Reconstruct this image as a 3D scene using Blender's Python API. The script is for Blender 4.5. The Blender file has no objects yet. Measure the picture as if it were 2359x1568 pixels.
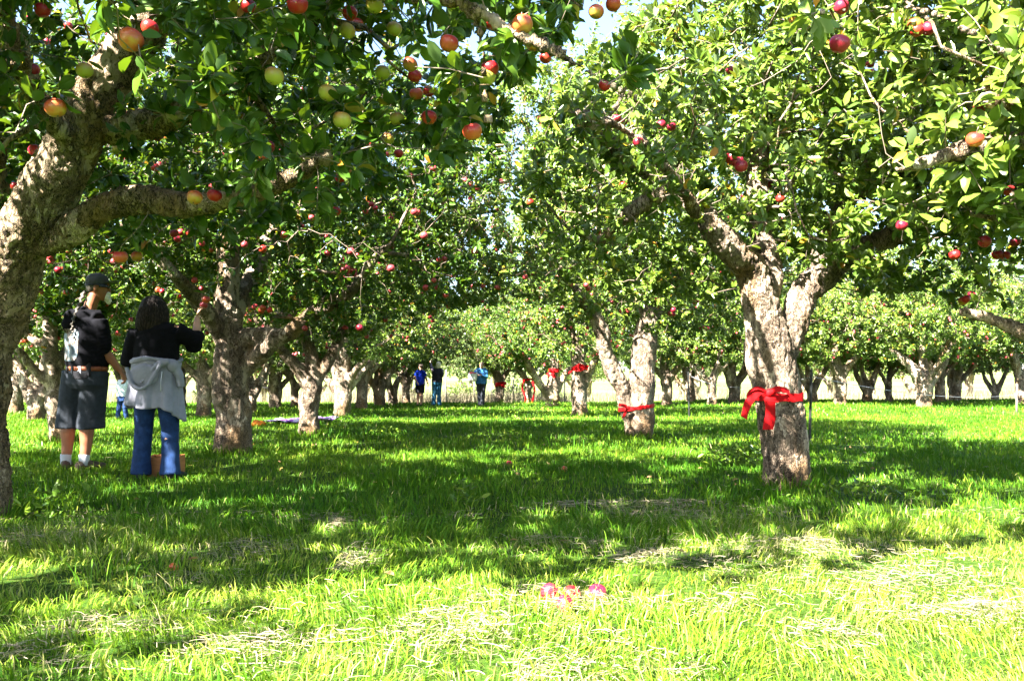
import bpy, math, random
import numpy as np
from mathutils import Vector
from mathutils.bvhtree import BVHTree

SC = bpy.context.scene
COL = SC.collection
R = math.radians
# ------------------------------------------------------------------ camera
F = 1965.0          # focal length in pixels of a 2358 px wide frame
CAMZ = 0.8
PITCH = R(3.03)
cam = bpy.data.cameras.new('camera'); cam.lens = 30.0; cam.sensor_width = 36.0
cam.clip_end = 3000; cam.clip_start = 0.05
co = bpy.data.objects.new('camera', cam); COL.objects.link(co); SC.camera = co
co.location = (0, 0, CAMZ); co.rotation_euler = (R(90) + PITCH, 0, 0)
# ------------------------------------------------------------------ light
SUN_EL = R(42); SUN_DIR = np.array([-0.70, -0.71])      # horizontal direction towards the sun
SUN_DIR = SUN_DIR / np.linalg.norm(SUN_DIR)
w = bpy.data.worlds.new('World'); SC.world = w; w.use_nodes = True
nt = w.node_tree; bg = nt.nodes['Background']
sky = nt.nodes.new('ShaderNodeTexSky'); sky.sky_type = 'NISHITA'; sky.sun_disc = False
sky.sun_elevation = SUN_EL
sky.sun_rotation = math.atan2(SUN_DIR[0], SUN_DIR[1])
sky.air_density = 1.0; sky.dust_density = 1.0; sky.ozone_density = 1.2
nt.links.new(sky.outputs[0], bg.inputs[0]); bg.inputs[1].default_value = 0.05
sl = bpy.data.lights.new('sun', 'SUN'); sl.energy = 5.0; sl.angle = R(0.55); sl.color = (1.0, 0.95, 0.86)
so = bpy.data.objects.new('sun', sl); COL.objects.link(so)
sv = Vector((SUN_DIR[0] * math.cos(SUN_EL), SUN_DIR[1] * math.cos(SUN_EL), math.sin(SUN_EL)))
so.rotation_euler = sv.to_track_quat('Z', 'Y').to_euler()
vs = SC.view_settings; vs.view_transform = 'Standard'; vs.look = 'None'; vs.exposure = 3.65; vs.gamma = 1.0
SC.cycles.max_bounces = 5; SC.cycles.diffuse_bounces = 1; SC.cycles.glossy_bounces = 2
SC.cycles.transmission_bounces = 2; SC.cycles.caustics_reflective = False; SC.cycles.caustics_refractive = False
SC.cycles.use_denoising = True; SC.cycles.sample_clamp_indirect = 6
try: SC.cycles.denoising_prefilter = 'ACCURATE'
except Exception: pass

# ------------------------------------------------------------------ helpers: projection, noise
def at(px, py, d):
    u = (px - 1179) / F; v = (784 - py) / F
    y = math.cos(PITCH) - v * math.sin(PITCH); z = math.sin(PITCH) + v * math.cos(PITCH)
    t = d / y
    return np.array([u * t, d, CAMZ + z * t])
def proj(P):
    P = np.atleast_2d(P)
    y = P[:, 1] * math.cos(PITCH) + (P[:, 2] - CAMZ) * math.sin(PITCH)
    z = -P[:, 1] * math.sin(PITCH) + (P[:, 2] - CAMZ) * math.cos(PITCH)
    y = np.where(y < 0.05, 0.05, y)
    return 1179 + F * P[:, 0] / y, 784 - F * z / y
def _h(ix, iy, iz, s):
    n = (ix * 374761393 + iy * 668265263 + iz * 2147483647 + s * 1274126177) & 0xffffffff
    n = ((n ^ (n >> 13)) * 1274126177) & 0xffffffff
    n = (n ^ (n >> 16))
    n = (n * 2246822519) & 0xffffffff
    return ((n ^ (n >> 15)) & 0xffffff) / 16777215.0
def vnoise(P, s=0):
    P = np.asarray(P, dtype=np.float64)
    I = np.floor(P).astype(np.int64); f = P - I; f = f * f * (3 - 2 * f)
    I = I & 0xffff
    r = 0
    for dx in (0, 1):
        wx = f[:, 0] if dx else 1 - f[:, 0]
        for dy in (0, 1):
            wy = f[:, 1] if dy else 1 - f[:, 1]
            for dz in (0, 1):
                wz = f[:, 2] if dz else 1 - f[:, 2]
                r = r + wx * wy * wz * _h(I[:, 0] + dx, I[:, 1] + dy, I[:, 2] + dz, s)
    return r * 2 - 1
def fbm(P, o=3, s=0):
    P = np.asarray(P, dtype=np.float64)
    r = 0; a = 1.0; t = 0
    for k in range(o):
        r = r + a * vnoise(P * (2 ** k) + 17.3 * k, s + k); t += a; a *= 0.5
    return r / t
def sst(a, b, x):
    t = np.clip((x - a) / (b - a), 0, 1); return t * t * (3 - 2 * t)
def gz(x, y):
    x = np.asarray(x, dtype=float); y = np.asarray(y, dtype=float)
    z = 0.05 * sst(14, 32, y) + 0.13 * sst(18, 30, y) * sst(3.5, 9, x)
    z = z - .65 * sst(35, 60, y) + 6.5 * sst(70, 330, y) + 10 * sst(300, 900, y)
    P = np.stack([x * 0.35, y * 0.35, x * 0], -1).reshape(-1, 3)
    n = fbm(P, 3, 5).reshape(x.shape)
    return z + 0.03 * n * sst(1.0, 5, y)
def gz1(x, y): return float(gz(np.array([x]), np.array([y]))[0])
def nrm(v): return v / (np.linalg.norm(v, axis=-1, keepdims=True) + 1e-9)

# ------------------------------------------------------------------ helpers: meshes
class MB:
    def __init__(s): s.V = []; s.P = []; s.M = []; s.A = []; s.n = 0
    def add(s, V, polys, mat=0, attr=0.0):
        V = np.asarray(V, dtype=np.float32).reshape(-1, 3)
        for p in polys:
            p = np.asarray(p, dtype=np.int64)
            if p.size: s.P.append(p + s.n); s.M.append(np.full(len(p), mat, np.int32))
        s.V.append(V); s.n += len(V)
        s.A.append(np.full(len(V), attr, np.float32) if np.isscalar(attr) else np.asarray(attr, np.float32))
        return s
    def build(s, name, mats, parent=None, smooth=True, origin=None):
        V = np.concatenate(s.V)
        if origin is not None: V = V - np.array(origin, dtype=np.float32)
        me = bpy.data.meshes.new(name)
        me.vertices.add(len(V)); me.vertices.foreach_set('co', V.ravel())
        lt = np.concatenate([np.full(len(p), p.shape[1], np.int32) for p in s.P])
        lv = np.concatenate([p.ravel() for p in s.P]).astype(np.int32)
        ls = np.concatenate([[0], np.cumsum(lt)[:-1]]).astype(np.int32)
        me.loops.add(len(lv)); me.loops.foreach_set('vertex_index', lv)
        me.polygons.add(len(lt)); me.polygons.foreach_set('loop_start', ls); me.polygons.foreach_set('loop_total', lt)
        me.polygons.foreach_set('material_index', np.concatenate(s.M))
        me.polygons.foreach_set('use_smooth', np.full(len(lt), smooth, bool))
        at_ = me.attributes.new('tint', 'FLOAT', 'POINT'); at_.data.foreach_set('value', np.concatenate(s.A))
        me.update(calc_edges=True)
        for m in (mats if isinstance(mats, (list, tuple)) else [mats]): me.materials.append(m)
        o = bpy.data.objects.new(name, me); COL.objects.link(o)
        if parent is not None: o.parent = parent
        return o
def tag(o, label=None, cat=None, group=None, kind=None):
    if label: o['label'] = label
    if cat: o['category'] = cat
    if group: o['group'] = group
    if kind: o['kind'] = kind
    return o
def empty(name, loc, label, cat, group=None):
    o = bpy.data.objects.new(name, None); COL.objects.link(o); o.location = loc; o.empty_display_size = 0.1
    return tag(o, label, cat, group)

def tube(P, Rd, n=8, side=None, cap=True):
    """sweep of ellipses; Rd (k,) or (k,2)"""
    P = np.asarray(P, float); k = len(P); Rd = np.asarray(Rd, float)
    if Rd.ndim == 1: Rd = np.stack([Rd, Rd], 1)
    T = np.zeros_like(P); T[1:-1] = P[2:] - P[:-2]; T[0] = P[1] - P[0]; T[-1] = P[-1] - P[-2]; T = nrm(T)
    U = np.zeros_like(P)
    ref = np.array(side, float) if side is not None else (np.array([1., 0, 0]) if abs(T[0][0]) < 0.8 else np.array([0, 1., 0]))
    u = ref
    for i in range(k):
        if side is not None: u = ref
        u = u - T[i] * np.dot(u, T[i]); L = np.linalg.norm(u)
        if L < 1e-6: u = np.cross(T[i], [0.3, 0.5, 0.8]); L = np.linalg.norm(u)
        u = u / L; U[i] = u
    W = np.cross(T, U)
    a = np.arange(n) * 2 * math.pi / n
    V = P[:, None] + U[:, None] * (Rd[:, 0, None, None] * np.cos(a)[None, :, None]) + W[:, None] * (Rd[:, 1, None, None] * np.sin(a)[None, :, None])
    V = V.reshape(-1, 3)
    i = np.arange(k - 1)[:, None] * n; j = np.arange(n)[None]; j2 = (j + 1) % n
    Q = np.stack([i + j, i + j2, i + n + j2, i + n + j], -1).reshape(-1, 4)
    polys = [Q]
    if cap:
        V = np.concatenate([V, [P[0]], [P[-1]]]); c0 = k * n; j = np.arange(n); j2 = (j + 1) % n
        t0 = np.stack([j2, j, np.full(n, c0)], -1); t1 = np.stack([(k - 1) * n + j, (k - 1) * n + j2, np.full(n, c0 + 1)], -1)
        polys.append(np.concatenate([t0, t1]))
    return V, polys
def ellipsoid(c, r, nu=14, nv=10, yaw=0.0):
    th = np.linspace(0, math.pi, nv); ph = np.arange(nu) * 2 * math.pi / nu
    V = np.stack([np.outer(np.sin(th), np.cos(ph)) * r[0], np.outer(np.sin(th), np.sin(ph)) * r[1], np.outer(np.cos(th), np.ones(nu)) * r[2]], -1).reshape(-1, 3)
    ca, sa = math.cos(yaw), math.sin(yaw)
    V = np.stack([V[:, 0] * ca - V[:, 1] * sa, V[:, 0] * sa + V[:, 1] * ca, V[:, 2]], 1) + np.array(c)
    i = np.arange(nv - 1)[:, None] * nu; j = np.arange(nu)[None]; j2 = (j + 1) % nu
    return V, [np.stack([i + j, i + nu + j, i + nu + j2, i + j2], -1).reshape(-1, 4)]
def box(c, s, rz=0.0):
    V = np.array([[x, y, z] for x in (-.5, .5) for y in (-.5, .5) for z in (-.5, .5)]) * np.array(s)
    ca, sa = math.cos(rz), math.sin(rz)
    V = np.stack([V[:, 0] * ca - V[:, 1] * sa, V[:, 0] * sa + V[:, 1] * ca, V[:, 2]], 1) + np.array(c)
    return V, [np.array([[0, 1, 3, 2], [4, 6, 7, 5], [0, 4, 5, 1], [2, 3, 7, 6], [0, 2, 6, 4], [1, 5, 7, 3]])]
def spline(P, step):
    """Catmull-Rom through rows of P (any columns; first three are xyz)"""
    P = np.asarray(P, float)
    if len(P) == 2: Q = np.vstack([2 * P[0] - P[1], P, 2 * P[1] - P[0]])
    else: Q = np.vstack([2 * P[0] - P[1], P, 2 * P[-1] - P[-2]])
    out = []
    for i in range(1, len(Q) - 2):
        p0, p1, p2, p3 = Q[i - 1], Q[i], Q[i + 1], Q[i + 2]
        m = max(1, int(np.linalg.norm((p2 - p1)[:3]) / step))
        t = np.arange(m)[:, None] / m
        out.append(0.5 * (2 * p1 + (p2 - p0) * t + (2 * p0 - 5 * p1 + 4 * p2 - p3) * t ** 2 + (3 * p1 - p0 - 3 * p2 + p3) * t ** 3))
    out.append(P[-1:]); return np.vstack(out)
def arrays(me):
    V = np.empty(len(me.vertices) * 3, np.float32); me.vertices.foreach_get('co', V)
    lv = np.empty(len(me.loops), np.int32); me.loops.foreach_get('vertex_index', lv)
    lt = np.empty(len(me.polygons), np.int32); me.polygons.foreach_get('loop_total', lt)
    ls = np.empty(len(me.polygons), np.int32); me.polygons.foreach_get('loop_start', ls)
    polys = []
    for k in (3, 4):
        s_ = ls[lt == k]
        if len(s_): polys.append(lv[s_[:, None] + np.arange(k)[None]])
    return V.reshape(-1, 3).astype(float), polys
def vnormals(V, polys):
    N = np.zeros_like(V)
    for p in polys:
        a, b, c = V[p[:, 0]], V[p[:, 1]], V[p[:, 2]]
        fn = np.cross(b - a, c - a) if p.shape[1] == 3 else np.cross(c - a, V[p[:, 3]] - b)
        for k in range(p.shape[1]): np.add.at(N, p[:, k], fn)
    return nrm(N)
def union(tubes, voxel, smooth=2):
    mb = MB()
    for V, P in tubes: mb.add(V, P)
    o = mb.build('tmp', [], None)
    m = o.modifiers.new('r', 'REMESH'); m.mode = 'VOXEL'; m.voxel_size = voxel; m.adaptivity = 0
    if smooth:
        s = o.modifiers.new('s', 'SMOOTH'); s.iterations = smooth; s.factor = 0.5
    dg = bpy.context.evaluated_depsgraph_get(); dg.update()
    e = o.evaluated_get(dg); me = e.to_mesh(); V, polys = arrays(me); e.to_mesh_clear()
    md = o.data; bpy.data.objects.remove(o); bpy.data.meshes.remove(md)
    return V, polys

# ------------------------------------------------------------------ materials
def mat(name):
    m = bpy.data.materials.new(name); m.use_nodes = True; t = m.node_tree
    return m, t, t.nodes['Principled BSDF']
def ramp(t, src, stops, interp='LINEAR'):
    r = t.nodes.new('ShaderNodeValToRGB'); r.color_ramp.interpolation = interp
    e = r.color_ramp.elements
    while len(e) < len(stops): e.new(0.5)
    for i, (p, c) in enumerate(stops): e[i].position = p; e[i].color = (*c, 1)
    t.links.new(src, r.inputs[0]); return r
def noise_tex(t, scale, detail=4, vec=None, rough=0.6, dist=0.0):
    n = t.nodes.new('ShaderNodeTexNoise'); n.inputs['Scale'].default_value = scale; n.inputs['Detail'].default_value = detail
    n.inputs['Roughness'].default_value = rough; n.inputs['Distortion'].default_value = dist
    if vec is not None: t.links.new(vec, n.inputs['Vector'])
    return n
def coords(t, scale=(1, 1, 1), which='Object'):
    tc = t.nodes.new('ShaderNodeTexCoord'); mp = t.nodes.new('ShaderNodeMapping'); mp.inputs['Scale'].default_value = scale
    t.links.new(tc.outputs[which], mp.inputs[0]); return mp.outputs[0]
def mixc(t, a, b, f, mode='MIX'):
    m = t.nodes.new('ShaderNodeMix'); m.data_type = 'RGBA'; m.blend_type = mode
    for s, v in ((6, a), (7, b)):
        if isinstance(v, tuple): m.inputs[s].default_value = (*v, 1)
        else: t.links.new(v, m.inputs[s])
    if isinstance(f, float): m.inputs[0].default_value = f
    else: t.links.new(f, m.inputs[0])
    return m.outputs[2]
def bump(t, b, h, dist, strength=1.0):
    n = t.nodes.new('ShaderNodeBump'); n.inputs['Distance'].default_value = dist; n.inputs['Strength'].default_value = strength
    t.links.new(h, n.inputs['Height']); t.links.new(n.outputs[0], b.inputs['Normal']); return n

def leaf_material(name, stops, back, trans, tmix=0.2, rough=0.38, spec=0.3):
    m, t, b = mat(name)
    a = t.nodes.new('ShaderNodeAttribute'); a.attribute_name = 'tint'
    r = ramp(t, a.outputs['Fac'], stops)
    g = t.nodes.new('ShaderNodeNewGeometry')
    c = mixc(t, r.outputs[0], back, g.outputs['Backfacing'])
    # half-way: keep some of the leaf's own tint on its underside
    c2 = mixc(t, r.outputs[0], c, 0.6)
    t.links.new(c2, b.inputs['Base Color']); b.inputs['Roughness'].default_value = rough
    b.inputs['Specular IOR Level'].default_value = spec
    tr = t.nodes.new('ShaderNodeBsdfTranslucent')
    tc = mixc(t, r.outputs[0], trans, 0.55); t.links.new(tc, tr.inputs[0])
    mx = t.nodes.new('ShaderNodeMixShader'); mx.inputs[0].default_value = tmix
    t.links.new(b.outputs[0], mx.inputs[1]); t.links.new(tr.outputs[0], mx.inputs[2])
    t.links.new(mx.outputs[0], t.nodes['Material Output'].inputs[0]); return m
LEAF = leaf_material('leaf', [(0.0, (.012, .042, .003)), (0.45, (.045, .105, .007)), (0.78, (.12, .20, .016)), (0.93, (.19, .25, .02)), (0.965, (.42, .30, .02)), (1.0, (.4, .16, .02))],
                     (.08, .125, .04), (.22, .34, .01))
LEAFP = leaf_material('leaf_pale_sunlit', [(0.0, (.035, .075, .012)), (0.45, (.10, .17, .022)), (0.85, (.21, .28, .038)), (0.95, (.32, .33, .045)), (0.975, (.5, .34, .03)), (1.0, (.45, .18, .02))],
                      (.22, .28, .14), (.28, .38, .02), rough=.31)  # yellow-green leaves, lightened further to paint sun onto mid and far crowns
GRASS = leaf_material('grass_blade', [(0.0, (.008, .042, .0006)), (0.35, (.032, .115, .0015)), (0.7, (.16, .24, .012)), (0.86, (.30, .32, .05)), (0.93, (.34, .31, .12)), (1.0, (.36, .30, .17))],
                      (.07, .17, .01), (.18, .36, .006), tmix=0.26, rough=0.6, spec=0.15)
DRY = leaf_material('dry_grass_blade', [(0.0, (.12, .09, .05)), (0.5, (.20, .165, .095)), (1.0, (.30, .26, .17))], (.32, .27, .18), (.36, .32, .14), tmix=0.25, rough=0.6)
FALL = leaf_material('fallen_leaf', [(0.0, (.16, .07, .03)), (0.5, (.28, .17, .08)), (1.0, (.34, .25, .06))], (.25, .18, .11), (.5, .3, .05), tmix=0.2)

def bark_material(name, base, pale, dark, warm, sc=1.0):
    m, t, b = mat(name)
    v = coords(t, (1, 1, 0.45))
    wn = noise_tex(t, 7 * sc, 4, v, .65)
    wv = t.nodes.new('ShaderNodeVectorMath'); wv.operation = 'MULTIPLY_ADD'
    t.links.new(wn.outputs['Color'], wv.inputs[0]); wv.inputs[1].default_value = (.5, .5, .5); t.links.new(v, wv.inputs[2])
    n1 = noise_tex(t, 5 * sc, 5, wv.outputs[0]); n2 = noise_tex(t, 22 * sc, 6, wv.outputs[0], 0.7); n3 = noise_tex(t, 2.1 * sc, 3, v)
    vo = t.nodes.new('ShaderNodeTexVoronoi'); vo.feature = 'DISTANCE_TO_EDGE'; vo.inputs['Scale'].default_value = 30 * sc; vo.inputs['Randomness'].default_value = 1.0
    t.links.new(wv.outputs[0], vo.inputs['Vector'])
    c = ramp(t, n1.outputs[0], [(0.3, base), (0.5, tuple(0.5 * (x + y) for x, y in zip(base, pale))), (0.68, pale)]).outputs[0]
    wf = ramp(t, n3.outputs[0], [(0.50, (0, 0, 0)), (0.62, (.9, .9, .9))]).outputs[0]
    c = mixc(t, c, warm, wf)
    c = mixc(t, c, base, ramp(t, n2.outputs[0], [(0.42, (.3, .3, .3)), (0.6, (0, 0, 0))]).outputs[0])
    ed = ramp(t, vo.outputs['Distance'], [(0.0, (.95, .95, .95)), (0.09, (0, 0, 0))]).outputs[0]
    mk = ramp(t, n1.outputs[0], [(0.42, (1, 1, 1)), (0.56, (0, 0, 0))]).outputs[0]
    ed2 = mixc(t, (0, 0, 0), ed, mk)
    c = mixc(t, c, dark, ed2)
    n5 = noise_tex(t, 6 * sc, 5, wv.outputs[0], .6, 1.4)
    c = mixc(t, c, dark, ramp(t, n5.outputs[0], [(.465, (0, 0, 0)), (.494, (.95, .95, .95)), (.506, (.95, .95, .95)), (.535, (0, 0, 0))]).outputs[0])
    lic = noise_tex(t, 6 * sc, 3, wv.outputs[0]); c = mixc(t, c, tuple(min(1, x * 1.45) for x in pale), ramp(t, lic.outputs[0], [(.58, (0, 0, 0)), (.62, (.8, .8, .8))]).outputs[0])
    t.links.new(c, b.inputs['Base Color']); b.inputs['Roughness'].default_value = 0.85; b.inputs['Specular IOR Level'].default_value = 0.2
    ad = t.nodes.new('ShaderNodeMath'); ad.operation = 'MULTIPLY_ADD'; t.links.new(n2.outputs[0], ad.inputs[0]); ad.inputs[1].default_value = 0.9
    er = ramp(t, vo.outputs['Distance'], [(0.0, (0, 0, 0)), (0.12, (1, 1, 1))]).outputs[0]
    sp = t.nodes.new('ShaderNodeMath'); sp.operation = 'MULTIPLY'; t.links.new(er, sp.inputs[0]); t.links.new(mk, sp.inputs[1])
    t.links.new(sp.outputs[0], ad.inputs[2])
    bump(t, b, ad.outputs[0], 0.02, 1.0); return m
BARK = bark_material('bark', (.24, .165, .11), (.44, .36, .27), (.03, .02, .015), (.33, .20, .09))
BARKF = bark_material('bark_near', (.21, .14, .07), (.44, .35, .24), (.022, .016, .01), (.27, .17, .075), .9)
TWIG, _t, _b = mat('twig'); _b.inputs['Base Color'].default_value = (.2, .15, .11, 1); _b.inputs['Roughness'].default_value = .8

def apple_material(name, bottom, mid, top):
    m, t, b = mat(name)
    v = coords(t); sx = t.nodes.new('ShaderNodeSeparateXYZ'); t.links.new(v, sx.inputs[0])
    n = noise_tex(t, 14, 3, v); n2 = noise_tex(t, 90, 2, v)
    oi = t.nodes.new('ShaderNodeObjectInfo')
    ma = t.nodes.new('ShaderNodeMath'); ma.operation = 'MULTIPLY_ADD'; t.links.new(sx.outputs[2], ma.inputs[0]); ma.inputs[1].default_value = 9.0
    t.links.new(n.outputs[0], ma.inputs[2])
    mb_ = t.nodes.new('ShaderNodeMath'); mb_.operation = 'MULTIPLY_ADD'; t.links.new(oi.outputs['Random'], mb_.inputs[0]); mb_.inputs[1].default_value = 0.25
    t.links.new(ma.outputs[0], mb_.inputs[2])
    c = ramp(t, mb_.outputs[0], [(0.2, bottom), (0.55, mid), (0.95, top)]).outputs[0]
    sp = ramp(t, n2.outputs[0], [(0.66, (0, 0, 0)), (0.72, (.35, .35, .35))]).outputs[0]
    c = mixc(t, c, (.6, .5, .25), sp)
    t.links.new(c, b.inputs['Base Color']); b.inputs['Roughness'].default_value = 0.33
    return m
AP = [apple_material('apple_red', (.5, .12, .03), (.42, .02, .015), (.33, .008, .015)),
      apple_material('apple_blush', (.5, .42, .06), (.5, .12, .03), (.42, .025, .02)),
      apple_material('apple_yellow_green', (.35, .42, .05), (.42, .40, .06), (.45, .2, .05)),
      apple_material('apple_crimson', (.35, .03, .04), (.30, .012, .03), (.25, .008, .03))]

def plain(name, col, rough=0.7, spec=0.3, nscale=0, namp=0.25, bumpd=0.0, stretch=(1, 1, 1), metal=0.0):
    m, t, b = mat(name); b.inputs['Roughness'].default_value = rough; b.inputs['Specular IOR Level'].default_value = spec
    b.inputs['Metallic'].default_value = metal
    if nscale:
        n = noise_tex(t, nscale, 4, coords(t, stretch))
        lo = tuple(max(0, x * (1 - namp)) for x in col); hi = tuple(min(1, x * (1 + namp)) for x in col)
        t.links.new(ramp(t, n.outputs[0], [(0.3, lo), (0.7, hi)]).outputs[0], b.inputs['Base Color'])
        if bumpd: bump(t, b, n.outputs[0], bumpd)
    else: b.inputs['Base Color'].default_value = (*col, 1)
    return m
RNG = np.random.default_rng(7)
#@@GROUND
# ------------------------------------------------------------------ ground
def build_ground():
    xs = np.concatenate([-np.geomspace(600, 14, 26), np.linspace(-13, 13, 90), np.geomspace(14, 600, 26)])
    ys = np.concatenate([np.linspace(-40, -2, 10), np.linspace(-1, 16, 70), np.linspace(16.5, 70, 80), np.geomspace(73, 1500, 34)])
    X, Y = np.meshgrid(xs, ys); Z = gz(X, Y)
    V = np.stack([X, Y, Z], -1).reshape(-1, 3); nx = len(xs); ny = len(ys)
    i = np.arange(ny - 1)[:, None] * nx; j = np.arange(nx - 1)[None]
    Q = np.stack([i + j, i + j + 1, i + nx + j + 1, i + nx + j], -1).reshape(-1, 4)
    m, t, b = mat('ground_soil'); v = coords(t)
    n1 = noise_tex(t, 1.3, 5, v); n2 = noise_tex(t, 30, 5, v, .7)
    c = ramp(t, n2.outputs[0], [(.3, (.012, .03, .003)), (.5, (.03, .07, .005)), (.62, (.06, .09, .014)), (.75, (.14, .11, .05))]).outputs[0]
    # beyond the orchard the ground is a pale mown meadow
    sx = t.nodes.new('ShaderNodeSeparateXYZ'); t.links.new(v, sx.inputs[0])
    mr = t.nodes.new('ShaderNodeMapRange'); mr.inputs[1].default_value = 38; mr.inputs[2].default_value = 48; t.links.new(sx.outputs[1], mr.inputs[0])
    n3 = noise_tex(t, .05, 4, v)
    fc = ramp(t, n3.outputs[0], [(.35, (.10, .15, .04)), (.55, (.15, .18, .06)), (.7, (.19, .19, .09))]).outputs[0]
    c = mixc(t, c, fc, mr.outputs[0])
    t.links.new(c, b.inputs['Base Color']); b.inputs['Roughness'].default_value = .95; b.inputs['Specular IOR Level'].default_value = .1
    bump(t, b, n2.outputs[0], .02)
    tag(MB().add(V, [Q]).build('ground', m), kind='structure')
build_ground()

def blades(X, Y, L, W, D, bend, tint, seg, Z=None):
    """D: horizontal lean direction (N,2); bend 0..1"""
    N = len(X); Z = gz(X, Y) - 0.005 if Z is None else Z
    t = np.linspace(0, 1, seg + 1)
    B = np.stack([X, Y, Z], 1)
    h = (1 - bend)[:, None] * t[None] + 0.5 * bend[:, None] * np.sin(t[None] * math.pi * 0.85)
    hor = bend[:, None] * t[None] ** 1.6
    C = np.repeat(B[:, None], seg + 1, 1)
    C[..., 2] += h * L[:, None]
    C[..., 0] += D[:, 0, None] * hor * L[:, None]; C[..., 1] += D[:, 1, None] * hor * L[:, None]
    a = RNG.uniform(0, math.pi * 2, N); S = np.stack([np.cos(a), np.sin(a), np.zeros(N)], 1)
    wd = W[:, None] * np.array([1.0 if k < seg * 0.6 else 0.7 for k in range(seg)])[None] * 0.5
    Lv = C[:, :seg] - S[:, None] * wd[..., None]; Rv = C[:, :seg] + S[:, None] * wd[..., None]
    V = np.concatenate([np.stack([Lv, Rv], 2).reshape(N, seg * 2, 3), C[:, seg:]], 1)
    base = np.arange(N)[:, None] * (seg * 2 + 1)
    Q = np.concatenate([base + np.array([2 * k, 2 * k + 1, 2 * k + 3, 2 * k + 2])[None] for k in range(seg - 1)])
    T = base + np.array([2 * seg - 2, 2 * seg - 1, 2 * seg])[None]
    return V.reshape(-1, 3), [Q, T], np.repeat(tint, seg * 2 + 1)
def gpos(n, y0, y1):
    y = np.sqrt(RNG.uniform(y0 ** 2, y1 ** 2, n)) if y0 > 0 else RNG.uniform(y0, y1, n)
    return RNG.uniform(-1, 1, n) * (0.72 * y + 0.9), y
# hay patches on the ground: (px, py, radius x m, radius y m)
HAY = [(70, 1238, .5, .14), (530, 1272, .24, .14), (815, 1290, .12, .14), (1250, 1265, .35, .12), (1560, 1205, .25, .14), (1840, 1265, .42, .12), (480, 1345, .2, .05),
       (1120, 1500, .35, .14), (1310, 1400, .28, .12), (1000, 1450, .2, .08), (230, 1440, .28, .07), (1700, 1400, .2, .08), (2050, 1330, .4, .1), (1450, 1180, .6, .2),
       (760, 1205, .3, .1), (1900, 1470, .25, .1), (2250, 1420, .3, .1), (650, 1510, .2, .08), (1480, 1290, .3, .08), (140, 1530, .2, .05), (1200, 1560, .5, .1)]
def hay_field(X, Y):
    r = np.zeros(len(X))
    for px, py, rx, ry in HAY:
        d = F * CAMZ / (py - 888); cx = (px - 1179) / F * d
        q = ((X - cx) / (rx * 1.1)) ** 2 + ((Y - d) / (ry * 2.2)) ** 2
        r = np.maximum(r, np.exp(-q * 1.2))
    return r
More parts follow.
